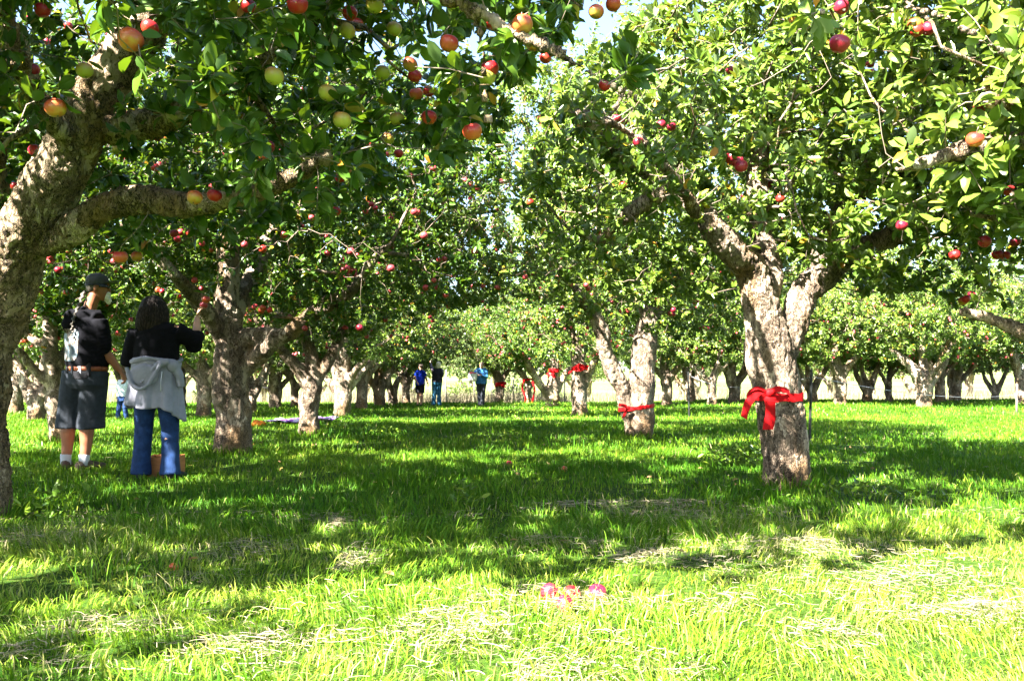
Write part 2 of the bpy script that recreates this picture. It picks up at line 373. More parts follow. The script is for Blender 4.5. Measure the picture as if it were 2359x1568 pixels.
def build_grass():
    mb = MB()
    for (n, y0, y1, w, l0, l1, seg) in ((100000, 1.7, 5.0, .0042, .045, .10, 3), (110000, 5, 10.5, .007, .05, .11, 3), (120000, 10.5, 21, .012, .06, .13, 2), (90000, 21, 37, .022, .07, .15, 2)):
        X, Y = gpos(n, y0, y1)
        P = np.stack([X, Y, X * 0], 1)
        den = fbm(P * 1.1, 3, 11); lush = fbm(P * .5 + 7, 3, 15)
        keep = RNG.random(n) < 0.85 + .8 * den + .5 * fbm(P * 5, 2, 12)
        hf = hay_field(X, Y); keep &= RNG.random(n) > hf * .4
        X, Y, P, den, lush, hf = X[keep], Y[keep], P[keep], den[keep], lush[keep], hf[keep]; n = len(X)
        L = RNG.uniform(l0, l1, n) * (1 + .55 * np.clip(den, -1, 1)) * np.where(RNG.random(n) < .03, 1.8, 1)
        ang = fbm(P * 2.2, 2, 21) * 7 + RNG.normal(0, .8, n)
        D = np.stack([np.cos(ang), np.sin(ang)], 1)
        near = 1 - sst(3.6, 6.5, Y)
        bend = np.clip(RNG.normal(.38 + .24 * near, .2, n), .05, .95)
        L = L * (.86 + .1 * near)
        # thin, partly dead grass in the open strip in front, tinted lighter for painted sunlight, lush grass under the trees
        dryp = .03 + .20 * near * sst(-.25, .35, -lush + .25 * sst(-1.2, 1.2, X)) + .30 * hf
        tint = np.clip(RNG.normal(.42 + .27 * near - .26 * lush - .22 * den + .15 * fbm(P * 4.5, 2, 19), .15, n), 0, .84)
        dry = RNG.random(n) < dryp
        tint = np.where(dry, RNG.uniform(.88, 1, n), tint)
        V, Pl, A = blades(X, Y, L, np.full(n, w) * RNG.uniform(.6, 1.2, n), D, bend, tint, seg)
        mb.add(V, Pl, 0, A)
    for px, d, rr in ((-58, 5.2, .26), (1811, 6.72, .2), (537, 10, .24), (1470, 12.9, .24), (711, 13.4, .2), (140, 12, .18), (785, 20.4, .25), (1335, 21.8, .25), (1272, 29, .3)):
        n = 260; a = RNG.uniform(0, 6.28, n); rd = rr * RNG.uniform(.75, 1.35, n); X = (px - 1179) / F * d + np.cos(a) * rd; Y = d + np.sin(a) * rd
        V, Pl, A = blades(X, Y, RNG.uniform(.07, .2, n), np.full(n, .005 + .0005 * d), np.stack([np.cos(a), np.sin(a)], 1), RNG.uniform(.1, .6, n), np.clip(RNG.normal(.4, .18, n), 0, .95), 3)
        mb.add(V, Pl, 0, A)
    # long uncut tufts
    for (px, py, n, ll, sp) in ((160, 1190, 26, .34, .10), (215, 1160, 20, .36, .16), (10, 1180, 60, .25, .3), (935, 1230, 60, .2, .3), (700, 1010, 60, .2, .3), (720, 1045, 80, .24, .5), (1950, 990, 60, .22, .5), (1330, 1000, 60, .2, .5),
                                (1470, 1015, 60, .2, .35), (1810, 1125, 70, .16, .25), (540, 1050, 80, .2, .3), (1120, 1150, 50, .2, .3), (2250, 1140, 80, .2, .5), (1700, 1190, 70, .18, .4), (1070, 1165, 20, .22, .1), (1240, 935, 80, .3, .8), (300, 1330, 50, .2, .3), (880, 1185, 60, .2, .2)):
        d = F * CAMZ / (py - 888); cx = (px - 1179) / F * d
        X = cx + RNG.normal(0, sp * .5, n); Y = d + RNG.normal(0, sp * .4, n)
        a = RNG.uniform(0, 6.28, n)
        V, Pl, A = blades(X, Y, RNG.uniform(.5, 1, n) * ll, np.full(n, .006), np.stack([np.cos(a), np.sin(a)], 1), RNG.uniform(.15, .7, n), np.clip(RNG.normal(.5, .15, n), 0, .8), 4)
        mb.add(V, Pl, 0, A)
    o = mb.build('grass', GRASS, smooth=True); tag(o, 'green mown orchard grass covering the ground under the trees', 'grass', kind='stuff')
build_grass()

def build_hay():
    mb = MB(); XS = []; YS = []; ZS = []
    for px, py, rx, ry in HAY:
        d = F * CAMZ / (py - 888); cx = (px - 1179) / F * d
        n = int(650 * math.sqrt(rx * ry) / .2)
        a = RNG.uniform(0, 6.28, n); r = np.sqrt(RNG.random(n)) * RNG.uniform(.5, 1.15, n)
        X = cx + np.cos(a) * r * rx * 1.3; Y = d + np.sin(a) * r * ry * 2.4
        wq = np.stack([X, Y, X * 0], 1) * 2.4; X = X + .22 * fbm(wq, 3, 81); Y = Y + .22 * fbm(wq, 3, 82)
        nn = fbm(np.stack([X, Y, X * 0], 1) * 5, 2, 31)
        k = RNG.random(n) < .6 + 1.3 * nn
        XS.append(X[k]); YS.append(Y[k]); ZS.append((.012 + .035 * np.clip(1 - r[k], 0, 1)) * RNG.uniform(.1, 1.2, k.sum()) + .01)
    X, Y = gpos(60000, 1.7, 5.4); k = RNG.random(len(X)) < .30 * .2 + 1.0 * fbm(np.stack([X, Y, X * 0], 1) * 1.3 + 3, 3, 35) + .03 * X
    XS.append(X[k]); YS.append(Y[k]); ZS.append(RNG.uniform(.01, .045, k.sum()))
    X, Y = gpos(14000, 5.4, 16); k = RNG.random(len(X)) < -.05 + .9 * fbm(np.stack([X, Y, X * 0], 1) * .9 + 3, 3, 36)
    XS.append(X[k]); YS.append(Y[k]); ZS.append(RNG.uniform(.01, .05, k.sum()))
    X = np.concatenate(XS); Y = np.concatenate(YS); Z = gz(X, Y) + np.concatenate(ZS); N = len(X)
    L = RNG.uniform(.02, .075, N); a = RNG.uniform(0, 6.28, N); cv = RNG.normal(0, .9, N); pit = RNG.normal(.05, .3, N)
    seg = 3; C = np.zeros((N, seg + 1, 3)); C[:, 0] = np.stack([X, Y, Z], 1); aa = a.copy()
    for k in range(seg):
        C[:, k + 1] = C[:, k] + np.stack([np.cos(aa) , np.sin(aa), pit * (1 - k * .7)], 1) * (L / seg)[:, None]; aa = aa + cv * .6
    wv = np.where(Y > 5.4, .005, .0021) * RNG.uniform(.6, 1.3, N)
    S = np.stack([-np.sin(a), np.cos(a), RNG.normal(0, .7, N)], 1); S = nrm(S)
    Lf = C - S[:, None] * wv[:, None, None] * .5; Rt = C + S[:, None] * wv[:, None, None] * .5
    V = np.stack([Lf, Rt], 2).reshape(-1, 3); b = np.arange(N)[:, None] * (2 * seg + 2)
    Q = np.concatenate([b + np.array([2 * k, 2 * k + 1, 2 * k + 3, 2 * k + 2])[None] for k in range(seg)])
    mb.add(V, [Q], 0, np.repeat(RNG.random(N), 2 * seg + 2))
    tag(mb.build('dry_grass', DRY), 'pale dry grass clippings lying in patches on the green grass', 'dry grass', kind='stuff')
    # tall straw behind the crest
    n = 60000; Y = RNG.uniform(36.5, 50, n); X = RNG.uniform(-1, 1, n) * (Y * .7)
    k = RNG.random(n) < np.where(np.abs(X + 3) < 6, 1.0, .25) * (.7 + .6 * fbm(np.stack([X, Y, X * 0], 1) * .3, 2, 3)); X = X[k]; Y = Y[k]; n = len(X)
    a = RNG.uniform(0, 6.28, n)
    V, Pl, A = blades(X, Y, RNG.uniform(.35, .9, n), np.full(n, .013), np.stack([np.cos(a), np.sin(a)], 1), RNG.uniform(.05, .5, n), RNG.random(n), 3)
    tag(MB().add(V, Pl, 0, A).build('tall_dry_grass', DRY), 'tall straw coloured grass standing beyond the far edge of the orchard', 'tall grass', kind='stuff')
build_hay()
#@@TREES
# ------------------------------------------------------------------ trees
T_NEAR = (np.array([[0, 0, 0], [0, .28, .03], [0, .55, .04], [0, .8, .02], [0, 1, -.05], [-.19, .2, .08], [-.26, .5, .12], [-.17, .8, .06], [.19, .2, .08], [.26, .5, .12], [.17, .8, .06]], float),
          [np.array([[0, 1, 5], [0, 8, 1], [3, 4, 7], [3, 10, 4]]), np.array([[1, 2, 6, 5], [2, 3, 7, 6], [1, 8, 9, 2], [2, 9, 10, 3]])])
T_MID = (np.array([[0, 0, 0], [-.22, .3, .09], [-.20, .7, .08], [0, 1, -.05], [.20, .7, .08], [.22, .3, .09]], float), [np.array([[0, 3, 2, 1], [0, 5, 4, 3]])])
def leaves(P, D, N, L, tint, tmpl, rng, mb, mat_i=0):
    D = nrm(D); X = nrm(np.cross(D, N)); Nn = np.cross(X, D)
    tv, tp = tmpl; k = len(tv)
    cur = rng.normal(0, .18, len(P))
    wd = rng.uniform(.8, 1.15, len(P)); fl = rng.uniform(.2, 1.8, len(P))
    z = tv[:, 2][None] * fl[:, None] - cur[:, None] * tv[:, 1][None] ** 2
    V = P[:, None] + L[:, None, None] * (X[:, None] * (tv[:, 0][None] * wd[:, None])[..., None] + D[:, None] * tv[:, 1][None, :, None] + Nn[:, None] * z[..., None])
    b = np.arange(len(P))[:, None, None] * k
    mb.add(V.reshape(-1, 3), [(b + p[None]).reshape(-1, p.shape[1]) for p in tp], mat_i, np.repeat(tint, k))

# ways through the crowns along which the sun gets down to trunks, people and grass
S3 = np.array([SUN_DIR[0] * math.cos(SUN_EL), SUN_DIR[1] * math.cos(SUN_EL), math.sin(SUN_EL)])
TUBES = []
def sunway(p, r): TUBES.append((np.array(p, float), r))
def sunspot(px, py, r):
    d = F * CAMZ / (py - 888); sunway(((px - 1179) / F * d, d, 0), r)
for z, r in ((.25, .11), (.75, .16), (1.15, .16), (1.6, .2), (2.0, .18)): sunway((2.10, 6.55, z), r)
for z in (.35, .8, 1.3): sunway((1.85, 12.8, z), .26)
for z in (.15, .5, .85): sunway((-3.2, 13.3, z), .3)
for z in (.3, .8): sunway((-4.1, 20.2, z), .4)
for z, x in ((1.0, -3.42), (1.45, -3.05), (1.95, -2.85), (2.6, -2.45)): sunway((x, 5.0, z), .16)
sunway((-3.35, 9.9, 1.35), .12); sunway((-4.12, 8.1, 1.86), .16); sunway((-3.95, 8.1, .55), .15); sunway((-3.15, 7.4, 1.45), .10); sunway((-3.1, 7.4, 1.15), .08); sunway((-3.2, 7.3, .75), .14); sunway((-2.9, 7.4, .3), .14)
sunway((2.4, 6.8, 2.0), .16)
for px, py, r in ((960, 1052, .3), (1080, 1048, .35), (1220, 1044, .35), (1340, 1040, .35), (1420, 1062, .2), (1500, 1110, .22), (620, 1040, .3), (760, 1022, .35), (900, 1000, .3), (1150, 1000, .3), (1330, 1010, .3), (1600, 1045, .35), (1560, 1080, .25), (1700, 1060, .25),
                  (1500, 985, .5), (1640, 975, .5), (840, 968, .6), (1000, 972, .6), (650, 965, .6), (1180, 968, .6), (2000, 965, .8), (2200, 965, .8), (100, 1010, .4), (250, 1040, .25), (60, 1100, .25), (450, 1100, .2), (330, 1130, .2), (1130, 1120, .18), (2050, 1180, .25), (2250, 1190, .3), (2330, 1120, .25)): sunspot(px, py, r)
for px, py, r in ((20, 650, .16), (55, 540, .15), (100, 440, .12), (150, 330, .12), (190, 250, .10), (-5, 740, .14), (240, 180, .08), (200, 480, .07), (330, 455, .06)): sunway(at(px, py, 4.85), r)
sunway(at(40, 120, 4.2), .15); sunway(at(1755, 735, 6.5), .2); sunway(at(1850, 690, 6.6), .14); sunway(at(1700, 600, 6.5), .12); sunway(at(1410, 860, 12.6), .25); sunway(at(1480, 800, 12.6), .25)
sunway(at(700, 740, 9.5), .12); sunway(at(2200, 230, 3.7), .1); sunway(at(2250, 335, 3.7), .12)
def shaded(P, rng, pr=.93):
    k = np.ones(len(P), bool)
    for T_, r in TUBES:
        v = P - T_; t = v @ S3; v = v - t[:, None] * S3; dd = np.sqrt((v ** 2).sum(1)) * (1 + .35 * fbm(P * 2.5, 1, 90))
        k &= ~((dd < r) & (t > .25) & (rng.random(len(P)) < pr))
    return k
class Skel:
    def __init__(s): s.P = []; s.R = []; s.T = []
    def add(s, P, Rd):
        T = np.zeros_like(P); T[:-1] = P[1:] - P[:-1]; T[-1] = P[-1] - P[-2]
        s.P.extend(P); s.R.extend(Rd); s.T.extend(nrm(T)); s.a = np.array(s.P)
    def near(s, q, rmax=9):
        d = np.linalg.norm(s.a - q, axis=1); i = int(np.argmin(d)); return i, d[i]

def make_tree(name, limbs, seed, crown, nb=140, nt=1100, sites=6, per=4.5, leafL=.085, tmpl=T_MID, voxel=.025, disp=.012, keep=None, must=(), sprouts=0,
              leafmat=None, barkmat=None, clump=0.0, keepleaf=None, twig_n=3, ybias=0.0, base=None, barkfreq=11.0, heroes=None, key_knots=True, spurs=200):
    """limbs: list of arrays (x,y,z,r) in tree space. crown: dict(c, r, zmin). Returns (trunk MB, crown MB, leaf sites, trunk BVH data)"""
    rng = np.random.default_rng(seed); sk = Skel(); tubes = []
    for L in limbs:
        S = spline(L, .08); n = len(S)
        S[:, :3] += np.stack([fbm(S[:, :3] * 2.3 + seed, 2, 40 + k) for k in range(3)], 1) * S[:, 3:4] * .35 * np.minimum(1, np.arange(n) / 6.)[:, None]
        S[:, 3] *= 1 + .13 * fbm(S[:, :3] * 3.7, 2, 44)
        tubes.append(tube(S[:, :3], S[:, 3], 14)); sk.add(S[:, :3], S[:, 3])
        # knots
        if voxel:
            for _ in range(max(1, n // 14) if key_knots else 0):
                i = rng.integers(n); r = S[i, 3]
                if r > .05:
                    a = nrm(rng.normal(0, 1, 3)); tubes.append(ellipsoid(S[i, :3] + a * r * .66, np.array([.42, .42, .42]) * r * rng.uniform(.6, 1.1), 10, 7))
    V, Pl = union(tubes, voxel, 2) if voxel else (None, None)
    tm = MB()
    if V is not None:
        N = vnormals(V, Pl); Q = V * np.array([1, 1, .42]) * barkfreq
        rid = 1 - 2 * np.abs(fbm(Q, 3, 51 + seed)); big = fbm(V * 5, 2, 57)
        pl = np.abs(fbm(Q * 2.1 + 9, 2, 60))
        V = V + N * (disp * (.8 * rid + .32 * np.sign(pl - .2) + .5 * fbm(V * 26, 2, 63)) + .018 * big)[:, None]
        tm.add(V, Pl, 0)
    else:
        for T_, P_ in tubes:
            V = T_ + (fbm(T_ * 7, 2, 3) * .015)[:, None] * nrm(rng.normal(0, 1, (1, 3))); tm.add(V, P_, 0)
    bv = (V.copy() if voxel else None, Pl)
    cc = np.array(crown['c'], float); cr = np.array(crown['r'], float); zmin = crown.get('zmin', 1.5)
    def targets(n, pw):
        out = []
        while len(out) < n:
            m = n * 3
            u = nrm(rng.normal(0, 1, (m, 3))); r = rng.random(m) ** pw
            p = cc + u * r[:, None] * cr
            rr = np.linalg.norm((p[:, :2] - cc[:2]) / cr[:2], axis=1)
            zl = zmin - .25 * sst(.6, 1, rr) + .35 * fbm(np.stack([p[:, 0] * .8, p[:, 1] * .8, p[:, 0] * 0], 1), 2, seed + 3)
            k = p[:, 2] > zl
            cl = fbm(p * 1.15, 2, seed + 9); k &= cl > clump - .32
            if keep is not None: k &= keep(p)
            out.extend(p[k])
        return np.array(out[:n])
    def grow(q, step, rmin, rmax_, maxlen, wob):
        i, d = sk.near(q)
        if d < .12: return None
        p = sk.a[i]; t0 = sk.T[i]; v = q - p
        if d > maxlen: v = v * maxlen / d; q = p + v; d = maxlen
        m = max(2, int(d / step)); t = np.linspace(0, 1, m + 1)[:, None]
        c = p + v * .45 + t0 * d * .22 + np.array([0, 0, 1]) * d * rng.uniform(-.04, .16)
        C = (1 - t) ** 2 * p + 2 * t * (1 - t) * c + t ** 2 * q
        C[1:-1] += rng.normal(0, wob, (m - 1, 3)) * d
        r0 = min(sk.R[i] * .7, rmax_ * min(1, .35 + d * .5)); r0 = max(r0, rmin)
        Rd = np.linspace(r0, max(rmin * .6, r0 * .3), m + 1)
        sk.add(C[1:], Rd[1:]); return C, Rd
    B = targets(nb, .5); o = np.argsort([sk.near(q)[1] for q in B])
    for q in B[o]:
        g = grow(q, .12, .008, .045, 1.7, .035)
        if g: tm.add(*tube(g[0], g[1], 6), 0)
    for q in must:
        i, d = sk.near(q)
        while d > 1.1:
            mid = sk.a[i] + (q - sk.a[i]) * .5
            g = grow(mid, .12, .007, .02, 1.5, .03)
            if g is None: break
            tm.add(*tube(g[0], g[1], 5), 0); i, d = sk.near(q)
    cm = MB(); SP = []; ST = []; must = list(must)
    TW = list(targets(nt, .42)); allq = [(q, False) for q in TW] + [(np.asarray(q), True) for q in must]
    for q, force in allq:
        g = grow(q, .09, .0028, .008, (.75 if not force else 1.6), .04)
        if g is None: continue
        C, Rd = g
        if force: C[-1] = q
        cm.add(*tube(C, Rd, twig_n, cap=False), 1)
        L = np.linalg.norm(C[-1] - C[0]); ns = max(2, int(sites * rng.uniform(.6, 1.4)))
        s = rng.uniform(.15, 1, ns) * (len(C) - 1); s[0] = len(C) - 1
        k = np.minimum(s.astype(int), len(C) - 2); f = (s - k)[:, None]
        SP.append(C[k] * (1 - f) + C[k + 1] * f); ST.append(nrm(C[k + 1] - C[k]))
    # upright water sprouts
    if sprouts:
        zc = cc[2]; cand = sk.a[sk.a[:, 2] > zc + cr[2] * .3]
        for _ in range(sprouts):
            p = cand[rng.integers(len(cand))]; h = rng.uniform(.4, 1.1)
            t = np.linspace(0, 1, 6)[:, None]; v = np.array([rng.normal(0, .18), rng.normal(0, .18), 1.0]) * h
            C = p + v * t + np.array([rng.normal(0, .06), rng.normal(0, .06), 0]) * t ** 2 * h
            cm.add(*tube(C, np.linspace(.006, .002, 6), 3, cap=False), 1)
            s = np.linspace(.6, 5, int(h * 14)); k = np.minimum(s.astype(int), 4); f = (s - k)[:, None]
            SP.append(C[k] * (1 - f) + C[k + 1] * f); ST.append(nrm(C[k + 1] - C[k]))
    ra = np.array(sk.R); cand = np.where((ra < .085) & (ra > .012) & (sk.a[:, 2] > zmin + .1))[0]
    for i in (rng.choice(cand, spurs) if len(cand) else []):
        p = sk.a[i]; v = nrm(rng.normal(0, 1, 3) + [0, -.2, .2]); h = ra[i] + rng.uniform(.05, .2)
        if keep is not None and not keep(p[None])[0]: continue
        cm.add(*tube(np.array([p, p + v * h * .5, p + v * h + [0, 0, .02]]), [.004, .003, .002], 3, cap=False), 1)
        SP.append(np.array([p + v * h, p + v * h * .9, p + v * h * .75])); ST.append(np.array([v, v, v]))
    SP = np.concatenate(SP); ST = np.concatenate(ST)
    cnt = rng.poisson(per - 1, len(SP)) + 1
    P = np.repeat(SP, cnt, 0); T = np.repeat(ST, cnt, 0); n = len(P)
    rad = nrm(np.cross(T, rng.normal(0, 1, (n, 3))))
    D = nrm(T * rng.uniform(.1, .8, (n, 1)) + rad + np.array([0, 0, -.12]))
    L = leafL * rng.uniform(.6, 1.2, n)
    P = P + D * (L * .22)[:, None]
    UP = np.array([-.4, -.42, .65]) + rng.normal(0, .5, (n, 3))
    tint = np.clip(rng.normal(.42, .16, n) + .14 * fbm(P * .9, 2, seed + 5), 0, .9)
    yl = rng.random(n) < .022; tint = np.where(yl, rng.uniform(.95, 1, n), tint)
    if keepleaf is not None:
        k = keepleaf(P); P, D, UP, L, tint = P[k], D[k], UP[k], L[k], tint[k]
    k = shaded(P + np.array(base), rng) if base is not None else np.ones(len(P), bool)
    P, D, UP, L, tint = P[k], D[k], UP[k], L[k], tint[k]
    if heroes is not None:
        C_ = P + D * (L * .5)[:, None] + np.array(base); qx, qy = proj(C_); k = np.ones(len(P), bool)
        for hx, hy, hd, dd in heroes: k &= ~((np.hypot(qx - hx, qy - hy) < hd * .62 + 8) & (C_[:, 1] < dd + .06) & (C_[:, 1] > dd - 2.0) & (rng.random(len(P)) < .93))
        P, D, UP, L, tint = P[k], D[k], UP[k], L[k], tint[k]
    leaves(P, D, UP, L, tint, tmpl, rng, cm, 0)
    return tm, cm, SP, bv
TREES = {}
def place_tree(key, parts, loc, label, group=None, mats=(None, None)):
    tm, cm, SP, bv = parts
    r = empty('apple_tree', loc, label, 'apple tree', group)
    t = tm.build('trunk', mats[0] or BARK, r); c = cm.build('crown', [mats[1] or LEAF, TWIG], r)
    TREES[key] = dict(root=r, trunk=t, crown=c, loc=np.array(loc), sites=SP, bv=bv); return r

def L4(loc, pts):
    """pts: (px,py,d,width_px) -> tree-space x,y,z,r"""
    out = []
    for px, py, d, wp in pts:
        p = at(px, py, d) - np.array(loc); out.append([*p, wp / F * d / 2])
    return np.array(out)
def gbase(px, d): 
    x = (px - 1179) / F * d; return np.array([x, d, gz1(x, d)])
#@@MAIN_TREES
# ---- apples picked out one by one: px, py, diameter px, kind, tree, label
AL = [
 (98, 24, 36, 0, 'L', 'deep red apple in the top left corner, left of the thick limb'),
 (72, 42, 20, 3, 'L', 'small pink apple just below the deep red one in the top left corner'),
 (158, 62, 22, 0, 'L', 'half hidden red apple among bright leaves at upper left'),
 (301, 93, 56, 1, 'L', 'large red and yellow apple hanging above the end of the thick limb'),
 (345, 65, 42, 0, 'L', 'red apple touching the large one above the thick limb'),
 (128, 249, 50, 1, 'L', 'big orange red apple hanging in front of the left limb'),
 (74, 160, 34, 3, 'L', 'pink apple beside the white sunlit limb at upper left'),
 (195, 163, 38, 2, 'L', 'yellow apple left of the thick limb, under bright leaves'),
 (190, 212, 24, 3, 'L', 'dark red apple at the edge of the thick limb'),
 (72, 217, 30, 1, 'L', 'shaded orange apple left of the big orange red apple'),
 (80, 347, 30, 3, 'L', 'dark apple in shade between the two left trunks'),
 (35, 430, 24, 0, 'L', 'lowest dark red apple at the left picture edge'),
 (448, 455, 38, 1, 'L', 'orange apple, left one of the cluster of three above the woman'),
 (494, 450, 36, 0, 'L', 'red apple, right one of the cluster of three above the woman'),
 (468, 472, 34, 2, 'L', 'yellow green apple lowest in the cluster of three above the woman'),
 (277, 592, 33, 1, 'L', 'orange apple hanging just above the black cap, left of a pair'),
 (315, 591, 26, 1, 'L', 'smaller orange apple, right one of the pair near the black cap'),
 (363, 317, 22, 3, 'L', 'small dark red apple below the short side limb'),
 (267, 345, 22, 2, 'L', 'small green apple right of the thick limb'),
 (805, 31, 38, 0, 'L', 'red apple on top of two yellow ones near the top edge'),
 (800, 72, 40, 2, 'L', 'yellow green apple lowest of the tight trio near the top edge'),
 (819, 57, 36, 1, 'L', 'yellow orange apple at the right of the tight trio near the top edge'),
 (863, 12, 44, 2, 'L', 'green apple cut by the top edge, right of the red one'),
 (908, 67, 38, 2, 'L', 'dull green apple with faint blush right of the tight trio'),
 (1034, 101, 48, 1, 'L', 'large red orange apple hanging alone, near top centre'),
 (1128, 158, 42, 0, 'L', 'rosy apple sitting in front of a yellow one, right of centre top'),
 (1121, 179, 42, 2, 'L', 'yellow apple behind the rosy one, right of centre top'),
 (1135, 58, 34, 0, 'L', 'red apple left of the grey twig near the sky gap'),
 (1203, 58, 50, 1, 'L', 'big orange apple on the grey twig near the sky gap'),
 (1228, 103, 34, 1, 'L', 'brownish red apple under the grey twig near the sky gap'),
 (1256, 134, 30, 0, 'L', 'red apple below the grey twig, closest to the sky gap'),
 (1373, 28, 38, 1, 'L', 'orange red apple against the blue sky gap, lower of two'),
 (1412, 11, 36, 0, 'L', 'red apple against the blue sky gap, cut by the top edge'),
 (631, 176, 46, 2, 'L', 'round green apple hanging below the white sunlit leaves'),
 (754, 215, 44, 2, 'L', 'green apple with orange shoulder in the dark upper leaves'),
 (787, 277, 44, 2, 'L', 'green apple with red cheek, below the other green ones'),
 (944, 149, 36, 1, 'L', 'orange apple at the top of the central hanging bunch'),
 (955, 176, 34, 0, 'L', 'red apple directly under the orange one of the central bunch'),
 (881, 168, 36, 2, 'L', 'dull yellow apple left of the central hanging bunch'),
 (958, 217, 32, 1, 'L', 'orange apple low in the central hanging bunch'),
 (987, 211, 29, 0, 'L', 'small red apple at the right foot of the central bunch'),
 (1059, 221, 38, 2, 'L', 'yellow apple with orange blush beside the drooping twig'),
 (988, 271, 38, 0, 'L', 'bright red apple hanging alone below the central bunch'),
 (1088, 304, 44, 1, 'L', 'large red apple hanging lowest, on the long drooping twig'),
 (914, 274, 34, 2, 'L', 'green apple with red stripe left of the lone bright red apple'),
 (892, 321, 32, 2, 'L', 'yellow green apple low in the left canopy, above small red ones'),
 (851, 337, 22, 1, 'L', 'small orange apple low in the left canopy'),
 (918, 354, 24, 0, 'L', 'small red apple low in the left canopy, above the bright far leaves'),
 (713, 377, 34, 2, 'L', 'green apple, left one of the low green pair'),
 (746, 373, 30, 2, 'L', 'yellow orange apple, right one of the low green pair'),
 (685, 12, 48, 0, 'L', 'big dark red apple cut by the top edge'),
 (571, 15, 36, 0, 'L', 'shaded red apple at the top edge, left of the big dark one'),
 (621, 130, 34, 2, 'L', 'yellow sunlit apple above the round green one'),
 (784, 410, 26, 0, 'L', 'dark red apple above the low middle cluster, in shade'),
 (806, 397, 24, 1, 'L', 'orange red apple beside the dark one above the middle cluster'),
 (773, 487, 24, 0, 'L', 'lone dark red apple below the middle cluster'),
 (1933, 102, 46, 3, 'Z', 'large pink apple crossed by a twig shadow, upper right'),
 (1938, 17, 34, 3, 'Z', 'pink apple at the top edge above the large pink one'),
 (2245, 322, 40, 1, 'Z', 'orange red apple beside the pale limb at the right edge'),
 (2323, 440, 28, 0, 'Z', 'red apple near the right edge, between two limbs'),
 (2199, 587, 27, 0, 'Z', 'orange red apple hanging over the right background, left of a pair'),
 (2297, 587, 25, 0, 'Z', 'dark red apple, left one of the touching pair at right edge'),
 (2315, 588, 25, 0, 'Z', 'dark red apple, right one of the touching pair at right edge'),
 (2338, 557, 24, 3, 'Z', 'pink red apple above the touching pair at right edge'),
 (1420, 273, 23, 3, 'R', 'dull purple apple on the high branch, left of four'),
 (1437, 281, 19, 3, 'R', 'small purple apple, second of four along the high branch'),
 (1522, 288, 24, 3, 'R', 'purple red apple, third of four along the high branch'),
 (1546, 293, 22, 3, 'R', 'purple red apple, last of four along the high branch'),
 (1682, 163, 22, 3, 'R', 'sunlit pink apple high in the pale leaves right of the sky gap'),
 (1977, 137, 22, 0, 'R', 'red apple at the top of the dark clump beside the large pink one'),
 (2004, 148, 20, 0, 'R', 'dark red apple at the right of the clump beside the large pink one'),
 (2008, 168, 18, 0, 'R', 'dark red apple at the foot of the clump beside the large pink one'),
 (1797, 458, 22, 0, 'R', 'red apple in shade at the centre of the right tree'),
 (1770, 425, 20, 3, 'R', 'dark apple above the shaded red one in the right tree'),
 (1376, 535, 17, 0, 'R', 'small dark red apple left of the big leaning branch'),
 (1221, 466, 18, 0, 'S', 'small red apple next to the bright hole in the leaves'),
 (1235, 484, 16, 0, 'S', 'tiny red apple just under its neighbour by the bright hole'),
 (474, 690, 20, 1, 'M', 'pale peach apple just right of the picking hand'),
 (828, 755, 17, 3, 'M', 'pink apple below the bent limb of the left row'),
]
def apple_pos(px, py, dia): return at(px, py, F * .075 / dia)
def must_for(k):
    return [apple_pos(px, py, dia) + np.array([0, 0, .055]) for (px, py, dia, kd, tr, lb) in AL if tr == k]
HERO = [(px, py, dia, F * .075 / dia) for (px, py, dia, kd, tr, lb) in AL]
def poly(px, pts):
    x = np.array([p[0] for p in pts], float); y = np.array([p[1] for p in pts], float); return np.interp(px, x, y)

# ---- left foreground tree
locL = np.array([-3.25, 5.2, 0.0])
limL = [L4(locL, [(-58, 1235, 5.2, 135), (-52, 1150, 5.2, 125), (-45, 1000, 5.2, 118), (-40, 850, 5.15, 120), (-18, 720, 5.1, 116), (32, 600, 5.0, 116), (92, 480, 4.9, 118), (152, 350, 4.8, 110), (220, 230, 4.75, 104), (290, 130, 4.7, 104), (375, 10, 4.6, 90), (470, -120, 4.4, 90), (620, -300, 4.2, 50)]),
        L4(locL, [(75, 580, 4.95, 36), (150, 545, 4.9, 54), (220, 490, 4.8, 60), (320, 462, 4.6, 58), (430, 470, 4.4, 42), (540, 455, 4.2, 36), (640, 420, 4.0, 30), (760, 360, 3.8, 22)]),
        L4(locL, [(250, 300, 4.75, 52), (310, 290, 4.7, 60), (370, 280, 4.6, 60), (430, 250, 4.5, 52), (560, 170, 4.2, 38), (700, 60, 3.9, 30), (850, -60, 3.6, 22)]),
        L4(locL, [(-70, 1000, 5.3, 80), (-70, 800, 5.5, 76), (-40, 600, 5.6, 60), (-14, 450, 5.7, 50), (-20, 300, 5.6, 46), (-50, 150, 5.5, 40), (-90, -100, 5.4, 30)]),
        L4(locL, [(170, 330, 4.75, 30), (100, 250, 4.5, 36), (50, 150, 4.3, 50), (12, 60, 4.2, 54), (-30, -20, 4.1, 54), (-80, -160, 4.0, 40)]),
        L4(locL, [(390, 0, 4.6, 60), (560, -60, 4.0, 45), (760, -40, 3.5, 34), (900, -10, 3.2, 24), (1060, 0, 3.0, 22), (1170, 72, 2.95, 17), (1250, 105, 2.95, 14), (1330, 150, 2.95, 12), (1400, 195, 2.95, 10), (1470, 230, 2.95, 7)]),
        L4(locL, [(1050, 0, 3.0, 14), (1105, 60, 3.0, 11), (1112, 180, 3.05, 10), (1128, 290, 3.05, 9), (1165, 360, 3.05, 7), (1200, 400, 3.05, 5)])]
